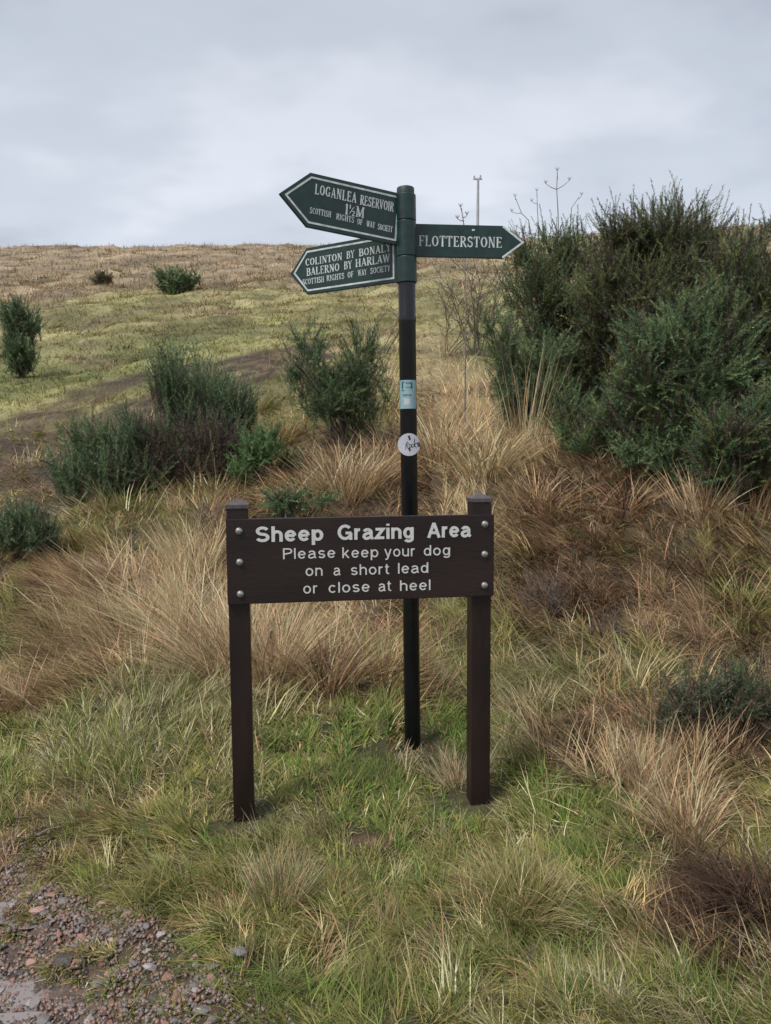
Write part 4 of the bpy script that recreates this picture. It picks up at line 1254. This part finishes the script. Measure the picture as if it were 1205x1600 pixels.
def gorse(px, py, depth_off, blobs, n_shoot, label, per=46, shoot=.34, spine=.045, sw=.010, cols=None, up=.75, name='gorse_bush', stems=16, dead=.16, loc=None, cat='bush', thick=1.0):
    """blobs: (photo x, photo y, rx px, ry px, depth offset m) lobes of the crown, sized at the bush's own distance"""
    x0, y0 = ground_at(px, py) if loc is None else loc
    y0 += depth_off
    if depth_off: x0 *= y0 / (y0 - depth_off)
    z0 = hgt(x0, y0)
    base = np.array([x0, y0, z0])
    root = empty(name, (x0, y0, z0 - .03))
    tag(root, label, cat)
    dep0 = y0 * CP + (EYE - z0) * SP
    Cs, Rs = [], []
    for bx, by, brx, bry, dd in blobs:
        d = dep0 + dd
        Cs.append(at(bx, by, d) - base); Rs.append(np.array([brx * d / 1200, min(brx, bry * 1.3) * d / 1200 * .8, bry * d / 1200]))
    Cs = np.array(Cs); Rs = np.array(Rs)
    vol = Rs.prod(1) ** .67; pr = vol / vol.sum()
    # each lobe carries a handful of smaller clumps, shoots radiate from those
    C2, R2 = [], []
    for c_, r_ in zip(Cs, Rs):
        for _ in range(9):
            q = RNG.normal(0, 1, 3); q /= np.linalg.norm(q); q[1] -= .25
            C2.append(c_ + q * r_ * .68); R2.append(r_ * RNG.uniform(.26, .50))
        C2.append(c_); R2.append(r_ * .62)
    big_C = np.repeat(Cs, 10, 0); Cs = np.array(C2); Rs = np.array(R2)
    pr = np.repeat(pr, 10) * Rs.prod(1) ** .5; pr /= pr.sum()
    bi = RNG.choice(len(Cs), n_shoot, p=pr)
    d = RNG.normal(0, 1, (n_shoot, 3)); d /= np.linalg.norm(d, axis=1)[:, None]
    shade = RNG.uniform(.72, 1.25, len(Cs))[bi]
    outw = Cs[bi] - big_C[bi]; outw /= (np.linalg.norm(outw, axis=1)[:, None] + 1e-6)
    per = int(per * PER); sw *= .62
    rad = .45 + .55 * RNG.random(n_shoot) ** .5 + np.where(RNG.random(n_shoot) < STRAY, RNG.random(n_shoot) * .7, 0)
    lump = 1 + (fbm(d[:, 0] * 2.2 + bi * 5, d[:, 2] * 2.2 + d[:, 1], 7) - .5) * 1.0
    B = Cs[bi] + d * Rs[bi] * (rad * lump)[:, None]
    up = min(up, UPMAX)
    ax = (d * .6 + outw * .6) * np.array([.75, .75, .5]) * (1 - up) * 1.9 + np.array([0, 0, up])
    ax += RNG.normal(0, .28, (n_shoot, 3))
    ax /= np.linalg.norm(ax, axis=1)[:, None]
    LS = shoot * RNG.uniform(.55, 1.35, n_shoot)
    B = B - ax * (LS * .5)[:, None]
    gb = height(B[:, 0] + x0, B[:, 1] + y0) - z0
    B[:, 2] = np.maximum(B[:, 2], gb + .02 + RNG.random(n_shoot) * .10)
    ref = np.where(np.abs(ax[:, 2:3]) < .9, np.array([[0., 0., 1.]]), np.array([[1., 0., 0.]]))
    s = np.cross(ax, ref); s /= np.linalg.norm(s, axis=1)[:, None]
    t = np.cross(ax, s)
    f = (np.arange(per)[None, :] + RNG.random((n_shoot, per))) / per
    ph = RNG.uniform(0, 2 * np.pi, (n_shoot, per))
    curve = RNG.normal(0, .16, (n_shoot, 1))
    P = B[:, None] + ax[:, None] * (LS[:, None] * f)[..., None] + s[:, None] * (curve * LS[:, None] * f * f)[..., None]
    rd = s[:, None] * np.cos(ph)[..., None] + t[:, None] * np.sin(ph)[..., None]
    tilt = RNG.uniform(.45, 1.0, (n_shoot, per))
    dirs = ax[:, None] * (1 - tilt * .35)[..., None] + rd * tilt[..., None]
    dirs /= np.linalg.norm(dirs, axis=2)[..., None]
    ln = spine * 1.2 * RNG.uniform(.6, 1.3, (n_shoot, per)) * (1.15 - .75 * f) * thick
    perp = np.cross(dirs, RNG.normal(0, 1, (n_shoot, per, 3))); perp /= np.linalg.norm(perp, axis=2)[..., None]
    hw = sw * .5 * RNG.uniform(.7, 1.3, (n_shoot, per))
    V = np.stack([P - perp * hw[..., None], P + perp * hw[..., None], P + dirs * ln[..., None]], 2).reshape(-1, 3)
    cols = np.array(cols or [(.042, .075, .034), (.055, .092, .040), (.034, .062, .032), (.070, .098, .042), (.048, .078, .045)])
    dd_ = np.array([(.075, .055, .045), (.060, .040, .040), (.10, .075, .05)])
    cs = cols[RNG.integers(0, len(cols), n_shoot)] * np.array([1.80, 1.62, 1.42]) * shade[:, None] * (.55 + .85 * fbm(B[:, 0] * 3 + 9, B[:, 2] * 3 + B[:, 1] * 2, 57))[:, None] * RNG.uniform(.75, 1.3, n_shoot)[:, None]
    patch = fbm(B[:, 0] * 2.1 + 3, B[:, 2] * 2.1 + B[:, 1], 29)
    pdead = dead * 1.9 * np.clip(1.35 - rad, 0, 1) + np.clip((patch - .60) * 4, 0, .85) * (dead > .02)
    isd = RNG.random(n_shoot) < pdead
    cs[isd] = dd_[RNG.integers(0, 3, isd.sum())]
    C = (cs[:, None, :] * RNG.uniform(.8, 1.25, (n_shoot, per))[..., None])
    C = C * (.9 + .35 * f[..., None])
    C = np.repeat(C.reshape(-1, 3), 3, 0)
    nt = n_shoot * per
    me = np_mesh('foliage', V, np.arange(nt * 3), np.arange(nt) * 3, np.full(nt, 3), C)
    link_mesh('foliage', me, M_GORSE, root, loc=(0, 0, .03))
    bm = bmesh.new()
    pick = RNG.choice(n_shoot, min(stems, n_shoot), replace=False)
    for k in pick:
        e = B[k]; m = e * .5 + np.array([RNG.normal(0, .05), RNG.normal(0, .05), -.05 + RNG.normal(0, .04)])
        g0 = np.array([RNG.normal(0, .05), RNG.normal(0, .05), -.05]) + np.array([e[0] * .15, e[1] * .15, 0])
        g0[2] = min(g0[2], hgt(g0[0] + x0, g0[1] + y0) - z0)
        tube(bm, [tuple(g0), tuple(g0 * .6 + m * .4), tuple(m), tuple(m * .5 + e * .5), tuple(e), tuple(e + ax[k] * LS[k])], .014 * thick, .003)
    st = bm_obj('stems', bm, M_TWIG, root)
    st.location = (0, 0, .03)
    st['kind'] = 'stuff'
    return root


BLUE = [(.046, .082, .046), (.060, .100, .052), (.036, .066, .040), (.075, .108, .056)]
OLV = [(.070, .088, .035), (.060, .080, .040), (.085, .100, .045), (.050, .070, .040)]
# left and centre
gorse(35, 585, 0, [(34, 510, 26, 32, 0), (30, 555, 28, 26, 0), (15, 500, 14, 22, 0)], 420, 'lone dark gorse bush at the left edge above the rutted track', per=30, shoot=.55, spine=.10, sw=.022, cols=BLUE, up=.9)
gorse(310, 722, 0, [(300, 610, 60, 45, 0), (270, 570, 26, 40, 0), (340, 650, 66, 45, -.2), (300, 680, 70, 35, 0), (380, 640, 28, 35, 0)], 950, 'bushy dark gorse with a peaked top, centre of the left bank', per=60, shoot=.62, spine=.050, sw=.011, cols=BLUE, up=.85)
gorse(160, 775, 0, [(150, 700, 60, 35, 0), (205, 690, 45, 45, 0), (115, 740, 50, 34, 0), (185, 745, 75, 38, -.1), (235, 710, 40, 50, .1)], 850, 'low spreading gorse below the rutted track on the left', per=50, shoot=.5, spine=.046, sw=.010, cols=BLUE, up=.7)
gorse(40, 870, 0, [(45, 830, 50, 34, 0), (15, 850, 30, 30, 0), (70, 850, 30, 22, 0)], 420, 'small grey green gorse at the left edge below the track', per=44, shoot=.3, spine=.042, sw=.009, cols=BLUE + [(.10, .12, .08)], up=.7)
gorse(545, 700, 0, [(560, 560, 38, 50, 0), (485, 530, 30, 40, 0), (520, 610, 60, 50, 0), (575, 640, 36, 40, 0), (600, 580, 18, 36, 0), (465, 590, 25, 40, 0)], 620, 'open feathery gorse directly behind and left of the pole', per=50, shoot=.46, spine=.055, sw=.0095, cols=BLUE + [(.06, .10, .042)], up=.6, stems=40, dead=.1)
gorse(400, 755, 0, [(400, 700, 30, 34, 0), (385, 735, 22, 20, 0), (420, 690, 22, 26, 0)], 260, 'small bright gorse shoot between the two larger left gorses', per=44, shoot=.3, spine=.05, sw=.010, cols=[(.05, .09, .04), (.06, .11, .05)], up=.7, dead=.03)
gorse(455, 815, -.2, [(450, 785, 36, 20, 0), (500, 775, 26, 12, 0), (430, 780, 16, 16, 0)], 90, 'little gorse sprig poking up behind the board top', per=54, shoot=.28, spine=.042, sw=.008, cols=[(.05, .085, .045), (.06, .10, .055)], up=.35, dead=.02)
gorse(455, 745, 0, [(452, 738, 26, 16, 0)], 70, 'tiny dark gorse plant half hidden in the straw above the board', per=44, shoot=.22, spine=.04, sw=.009, up=.5)
gorse(245, 765, 0, [(250, 690, 40, 40, 0), (235, 740, 50, 30, 0), (330, 700, 60, 36, 0), (290, 735, 60, 22, 0)], 420, 'brownish dying gorse filling between the two left gorses', per=46, shoot=.45, spine=.042, sw=.009, cols=[(.06, .07, .04), (.075, .065, .045), (.05, .06, .035)], up=.8, dead=.9)
T(330, 765, 70, 420, .5, .008, ['olive', 'pale', 'brown', 'straw'], 'thin dead grass at the foot of the peaked gorse', az=100, bias=.3, lean=(.05, .9), droop=.5)
T(180, 800, 80, 520, .5, .008, ['olive', 'pale', 'brown', 'green'], 'rank olive grass in front of the low spreading gorse', az=150, bias=.5, lean=(.1, 1.0), droop=.5)
T(610, 720, 40, 420, .55, .008, ['pink', 'brown', 'straw'], 'tan grass at the foot of the feathery gorse beside the pole', az=60, bias=.4, lean=(.1, 1.0), droop=.6)
T(1170, 800, 60, 450, .5, .008, ['pink', 'brown', 'straw'], 'brown grass along the foot of the right edge gorse', az=160, bias=.4, lean=(.1, 1.1), droop=.7)
T(432, 690, 34, 420, .55, .009, ['rust', 'olive', 'straw', 'rust'], 'yellow and rust coloured clump between the two centre gorses', az=90, bias=.1, lean=(.1, 1.0), droop=.7)
T(400, 640, 24, 200, .45, .009, ['rust', 'olive', 'green'], 'small yellow green tuft behind the rust coloured clump', az=90, bias=.1, lean=(.1, 1.0), droop=.7)
# right mass
UPMAX = .62
STRAY = .18
gorse(860, 660, .8, [(850, 410, 62, 50, 0), (900, 400, 50, 42, .2), (840, 470, 66, 60, 0), (880, 540, 80, 70, 0), (900, 600, 60, 50, 0), (810, 385, 24, 30, 0), (855, 375, 26, 25, 0)], 1500, 'tall gorse behind the pointed tip of the right arm', per=54, shoot=.52, spine=.048, sw=.013, cols=OLV[:2] + BLUE[:2], up=.9, dead=.22)
gorse(1040, 680, 1.2, [(1040, 368, 100, 50, 0), (1080, 420, 80, 60, 0), (960, 385, 50, 50, 0), (1100, 372, 40, 44, 0), (1030, 430, 110, 60, 0), (980, 500, 100, 80, 0), (960, 440, 70, 60, 0)], 2700, 'tallest gorse with a spiky crown against the sky', per=58, shoot=.54, spine=.048, sw=.013, cols=OLV + [(.05, .075, .04)], up=.92, dead=.34)
gorse(1215, 760, .4, [(1190, 440, 60, 80, 0), (1140, 430, 60, 60, 0), (1130, 520, 60, 60, 0), (1230, 520, 100, 110, 0), (1180, 400, 40, 50, .2), (1240, 640, 90, 90, 0), (1165, 620, 50, 60, .1)], 1900, 'dark dense gorse filling the right edge', per=42, shoot=.36, spine=.05, sw=.012, cols=OLV[:3] + BLUE[2:3], up=.7, dead=.45)
gorse(1060, 755, .1, [(1050, 520, 85, 55, 0), (1100, 560, 80, 70, -.1), (1000, 580, 60, 50, 0), (1080, 640, 80, 45, 0), (1150, 500, 50, 50, 0), (1050, 705, 60, 50, 0), (1000, 680, 50, 50, .1), (1110, 720, 60, 45, 0)], 1900, 'spreading lighter green gorse in front of the tallest one', per=46, shoot=.38, spine=.048, sw=.011, cols=BLUE + [(.075, .115, .055), (.085, .12, .06)], up=.5, dead=.14)
gorse(1140, 780, -.2, [(1130, 690, 55, 50, 0), (1180, 650, 45, 50, 0), (1150, 740, 60, 34, 0), (1190, 720, 40, 45, 0)], 800, 'low dark gorse bough hanging near the right edge', per=44, shoot=.3, spine=.045, sw=.010, cols=BLUE[:3] + OLV[:1], up=.5, dead=.3)
gorse(815, 690, .2, [(800, 540, 36, 50, 0), (850, 560, 50, 40, 0), (830, 620, 50, 56, 0), (790, 600, 36, 56, 0), (770, 510, 26, 32, 0)], 620, 'pale feathery gorse beneath the tip of the right arm', per=50, shoot=.36, spine=.05, sw=.0095, cols=BLUE + [(.08, .12, .06)], up=.75, dead=.12, stems=30)
gorse(930, 720, 0, [(950, 650, 50, 40, 0), (920, 690, 34, 34, 0), (970, 690, 50, 34, 0), (970, 610, 40, 30, .2), (895, 650, 40, 50, .2)], 620, 'small green gorse sprouting above the tan grass', per=46, shoot=.3, spine=.045, sw=.009, cols=BLUE + [(.08, .12, .05)], up=.6, dead=.15)
# the hill
gorse(290, 462, 0, [(285, 447, 26, 12, 0), (262, 440, 12, 14, 0)], 200, 'small dark gorse halfway up the hill', per=20, shoot=.8, spine=.2, sw=.06, cols=BLUE, up=.8)
gorse(165, 447, 0, [(163, 441, 15, 6, 0)], 80, 'flat brownish gorse higher on the hill to the left', per=20, shoot=.6, spine=.2, sw=.06, cols=[(.08, .07, .05), (.06, .07, .045)], up=.7)
# low right seedling
gorse(1110, 1165, 0, [(1100, 1110, 80, 40, 0), (1160, 1080, 60, 40, 0), (1030, 1120, 45, 26, 0), (1180, 1130, 50, 34, 0)], 330, 'dark low gorse seedling in the hollow at right', per=40, shoot=.26, spine=.03, sw=.0062, cols=[(.035, .06, .035), (.045, .07, .04), (.05, .05, .035)], up=.7, dead=.35)


def bare_shrub(px, py, w_px, h_px, n, label, dep_off=0., r0=.008, cat='shrub'):
    x0, y0 = ground_at(px, py); y0 += dep_off
    z0 = hgt(x0, y0); dep = y0 * CP + (EYE - z0) * SP
    H = h_px * dep / 1200; Wd = w_px * dep / 1200
    root = empty('bare_shrub', (x0, y0, z0)); tag(root, label, cat)
    bm = bmesh.new()

    def grow(p, d, L, r, lev):
        pts = [p]
        for i in range(4):
            d = (d + Vector((random.gauss(0, .18), random.gauss(0, .18), random.gauss(.03, .12)))).normalized()
            p = p + d * L / 4; pts.append(p)
            if lev > 0 and i > 0:
                for _ in range(2):
                    s = (d + Vector((random.gauss(0, .6), random.gauss(0, .6), random.gauss(.1, .4)))).normalized()
                    grow(p, s, L * random.uniform(.35, .6), r * .55, lev - 1)
        tube(bm, [tuple(q) for q in pts], r, r * .4, 4)
    for k in range(n):
        a = random.uniform(0, 6.28)
        grow(Vector((random.gauss(0, .05), random.gauss(0, .05), -.04)), Vector((math.cos(a) * Wd / H * .7, math.sin(a) * .3, 1)).normalized(), H * random.uniform(.6, 1.0), r0, 2)
    bm_obj('branches', bm, M_TWIG, root)


bare_shrub(745, 560, 55, 120, 9, 'leafless dead shrub between the pole and the gorse', r0=.013)
bare_shrub(700, 560, 40, 80, 5, 'small leafless twiggy shrub just right of the pole', r0=.010)
bare_shrub(600, 560, 40, 80, 4, 'dead brown branches behind the pole left side', r0=.010)
bare_shrub(850, 975, 60, 70, 7, 'dark dead bracken stalks right of the board', r0=.006)
bare_shrub(940, 1000, 50, 60, 6, 'dark dead weed stalks in the brown grass at right', r0=.006)
bare_shrub(820, 1560, 22, 45, 5, 'small dark withered weed at the bottom of the verge', r0=.003)
bare_shrub(310, 850, 30, 60, 4, 'dark dead twig in the straw left of the board', r0=.006)


def stalk(px_base, py_base, pts_px, depth, arms, label, r=.008):
    pts = [at(a, b, depth) for a, b in pts_px]
    bx, by = pts[0][0], pts[0][1]
    z = hgt(bx, by)
    root = empty('dry_flower_stalk', (bx, by, z)); tag(root, label, 'dead plant')
    P0 = np.array([bx, by, z])
    bm = bmesh.new()
    tube(bm, [(0, 0, -.05)] + [tuple(p - P0) for p in pts], r, r * .5, 6)
    bm_obj('stem', bm, M_STALK, root)
    for a, b, c, d in arms:
        bm = bmesh.new()
        p, q = at(a, b, depth) - P0, at(c, d, depth - .05) - P0
        m = (p + q) / 2 + np.array([0, 0, -.012])
        tube(bm, [tuple(p), tuple(m), tuple(q)], r * .6, r * .3, 4)
        for k in range(7):     # little umbrella of spokes at the end
            ang_ = k / 7 * 6.283
            e = q + np.array([math.cos(ang_) * .03, math.sin(ang_) * .03, .045])
            tube(bm, [tuple(q), tuple(e)], r * .3, r * .2, 3)
        bm_obj('umbel', bm, M_STALK, root)


stalk(0, 0, [(874, 420), (872, 330), (870, 296), (871, 268)], 11.4, [(870, 296, 853, 287), (870, 296, 890, 282), (871, 280, 871, 267)], 'tallest dry hogweed stalk above the gorse, arms spread like a cross', .010)
stalk(0, 0, [(840, 420), (826, 344), (815, 333), (806, 310)], 11.2, [(815, 333, 800, 331), (806, 312, 805, 308)], 'bent dry stalk left of the cross shaped one', .008)
stalk(0, 0, [(845, 420), (840, 330), (839, 300)], 11.6, [(840, 318, 831, 315), (839, 302, 839, 299)], 'short straight dry stalk between the bent and the cross shaped ones', .008)
stalk(0, 0, [(890, 400), (893, 325), (905, 308)], 11.5, [(903, 311, 909, 305)], 'slanting dry stalk right of the cross shaped one', .008)
stalk(0, 0, [(728, 470), (725, 352), (721, 325)], 10.2, [(725, 345, 715, 342), (721, 328, 720, 324), (724, 340, 730, 336)], 'dry stalk poking up over the right arm near the pole', .011)

# ------------------------------------------------------------------ mast on the skyline
mx, my = 0, 60.0
mp = at(746.5, 352, 60.0)
mz = hgt(mp[0], mp[1])
mast = empty('mast', (mp[0], mp[1], mz)); tag(mast, 'tall thin grey mast standing on the skyline right of the pole', 'mast')
mt = at(746, 283, 60.0)[2] - mz
bm = bmesh.new(); lathe(bm, [(.11, -.5), (.11, mt * .5), (.09, mt)], 10)
bm_obj('pole', bm, M_MAST, mast)
bm = bmesh.new()
box(bm, -.38, .30, -.06, .06, mt + .002, mt + .12); box(bm, -.36, -.24, -.05, .05, mt + .122, mt + .30); box(bm, .12, .24, -.05, .05, mt + .122, mt + .34); box(bm, -.08, .06, -.07, .07, mt - .35, mt)
bm_obj('crossarm', bm, M_MAST, mast)

# ------------------------------------------------------------------ path: stones, gravel, puddle
def stone_mesh(name, seed):
    bm = bmesh.new()
    bmesh.ops.create_icosphere(bm, subdivisions=1, radius=1)
    rnd = random.Random(seed)
    # knock flat faces onto the pebble
    for _ in range(7):
        n = Vector((rnd.gauss(0, 1), rnd.gauss(0, 1), rnd.gauss(0, .8))).normalized(); c = rnd.uniform(.5, .85)
        for v in bm.verts:
            d = v.co.dot(n)
            if d > c: v.co -= n * (d - c)
    for v in bm.verts: v.co = Vector((v.co.x, v.co.y * rnd.uniform(.75, .95), v.co.z * .55)) * rnd.uniform(.9, 1.1)
    me = bpy.data.meshes.new(name); bm.to_mesh(me); bm.free()
    return me


STONES = [[], [], [], [], []]
for mi in range(5):
    for s in range(5):
        me = stone_mesh('stone', 100 + mi * 10 + s); me.materials.append(STONE_M[mi]); STONES[mi].append(me)
path_root = empty('gravel_path', (PUD[0], PUD[1], 0)); path_root['kind'] = 'structure'
placed = []
tries = 0
while len(placed) < 298 and tries < 60000:
    tries += 1
    px, py = random.uniform(-20, 335), random.uniform(1340, 1612)
    x, y = ground_at(px, py) if False else (None, None)
    r_ = ray(px, py); t_ = EYE / -r_[2]; x, y = r_[0] * t_, r_[1] * t_
    m = float(np.clip((1.10 - seg_dist(np.array([x]), np.array([y]), PATH)[0]) / .2, 0, 1))
    if random.random() > m and not (random.random() < .02): continue
    s = min(.028, .007 + random.expovariate(1 / .0062))
    if any((x - a) ** 2 + (y - b) ** 2 < ((s + c) * .72) ** 2 for a, b, c in placed): continue
    inp = ((x - PUD[0]) / .2) ** 2 + ((y - PUD[1]) / .12) ** 2 < 1
    if inp and random.random() < .5: continue
    placed.append((x, y, s))
    mi = random.choices(range(5), (.24, .34, .12, .16, .14))[0]
    o = bpy.data.objects.new('stone', random.choice(STONES[mi])); COL.objects.link(o)
    o.parent = path_root
    o.location = (x - PUD[0], y - PUD[1], hgt(x, y) + s * .12)
    o.rotation_euler = (random.gauss(0, .18), random.gauss(0, .18), random.uniform(0, 6.28))
    o.scale = (s * random.uniform(.9, 1.5), s, s * random.uniform(.7, 1.1))
# fine gravel: one part
ng = 48000
x = RNG.uniform(-2.1, -.1, ng); y = RNG.uniform(1.2, 3.1, ng)
k = RNG.random(ng) < np.clip((1.10 - seg_dist(x, y, PATH)) / .2, 0, 1); x, y = x[k], y[k]; ng = len(x)
s = RNG.uniform(.003, .013, ng)
z = height(x, y)
tv = np.array([(1, 0, 0), (-.4, .9, 0), (-.6, -.8, 0), (.1, .05, .7), (0, 0, -.6)], float)
tf = np.array([(0, 1, 3), (1, 2, 3), (2, 0, 3), (1, 0, 4), (2, 1, 4), (0, 2, 4)])
a = RNG.uniform(0, 6.28, ng)
ca, sa = np.cos(a), np.sin(a)
VX = tv[None] * (RNG.uniform(.7, 1.3, (ng, 5, 1)))
V = np.stack([x[:, None] + s[:, None] * (VX[..., 0] * ca[:, None] - VX[..., 1] * sa[:, None]), y[:, None] + s[:, None] * (VX[..., 0] * sa[:, None] + VX[..., 1] * ca[:, None]),
              z[:, None] + s[:, None] * (VX[..., 2] + .15)], -1).reshape(-1, 3)
V -= np.array([PUD[0], PUD[1], 0])
gcol = np.array([(.22, .12, .09), (.14, .115, .10), (.19, .155, .135), (.08, .06, .05), (.17, .11, .085)])[RNG.integers(0, 5, ng)]
me = np_mesh('gravel', V, (np.arange(ng)[:, None, None] * 5 + tf[None]).ravel(), np.arange(ng * 6) * 3, np.full(ng * 6, 3), np.repeat(gcol, 5, 0))
go = link_mesh('gravel', me, mat_leaf('gravel_grains', 0.0, .35, .5), path_root); go['kind'] = 'stuff'


def puddle(cx_, cy_, rx, ry, zlev, seed):
    bm = bmesh.new()
    vs = []
    c = bm.verts.new((cx_, cy_, zlev))
    for i in range(36):
        a = i / 36 * 2 * math.pi
        r = 1 + .25 * math.sin(2 * a + seed) + .17 * math.sin(5 * a + seed * 2) + .10 * math.sin(9 * a)
        vs.append(bm.verts.new((cx_ + rx * r * math.cos(a), cy_ + ry * r * math.sin(a), zlev)))
    for i in range(36): bm.faces.new((c, vs[i], vs[(i + 1) % 36]))
    return bm


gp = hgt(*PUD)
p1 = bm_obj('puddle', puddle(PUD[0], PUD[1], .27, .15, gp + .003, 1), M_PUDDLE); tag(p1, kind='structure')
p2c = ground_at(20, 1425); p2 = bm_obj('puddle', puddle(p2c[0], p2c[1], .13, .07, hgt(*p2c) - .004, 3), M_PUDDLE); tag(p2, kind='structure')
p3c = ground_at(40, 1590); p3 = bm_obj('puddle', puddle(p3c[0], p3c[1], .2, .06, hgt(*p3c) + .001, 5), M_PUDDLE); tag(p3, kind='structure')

for px, py, s, mi, lb in ((372, 1506, .028, 1, 'flat grey stone lying alone in the short grass left of centre'),
                          (57, 1432, .026, 4, 'pinkish stone at the grassy edge of the muddy path'),
                          (8, 1178, .030, 2, 'pale stone at the left edge of the verge'),
                          (670, 1537, .016, 2, 'small pale stone in the short grass at the bottom centre'),
                          (102, 1500, .030, 3, 'dark brown stone at the corner of the path'),
                          (313, 1585, .024, 1, 'dark grey stone at the bottom edge beside the path')):
    x, y = ground_at(px, py)
    o = bpy.data.objects.new('rock', STONES[mi][2]); COL.objects.link(o)
    o.location = (x, y, hgt(x, y) + s * .35); o.scale = (s * 1.4, s, s * .9); o.rotation_euler = (.1, .05, random.uniform(-.5, .5))
    tag(o, lb, 'stone')
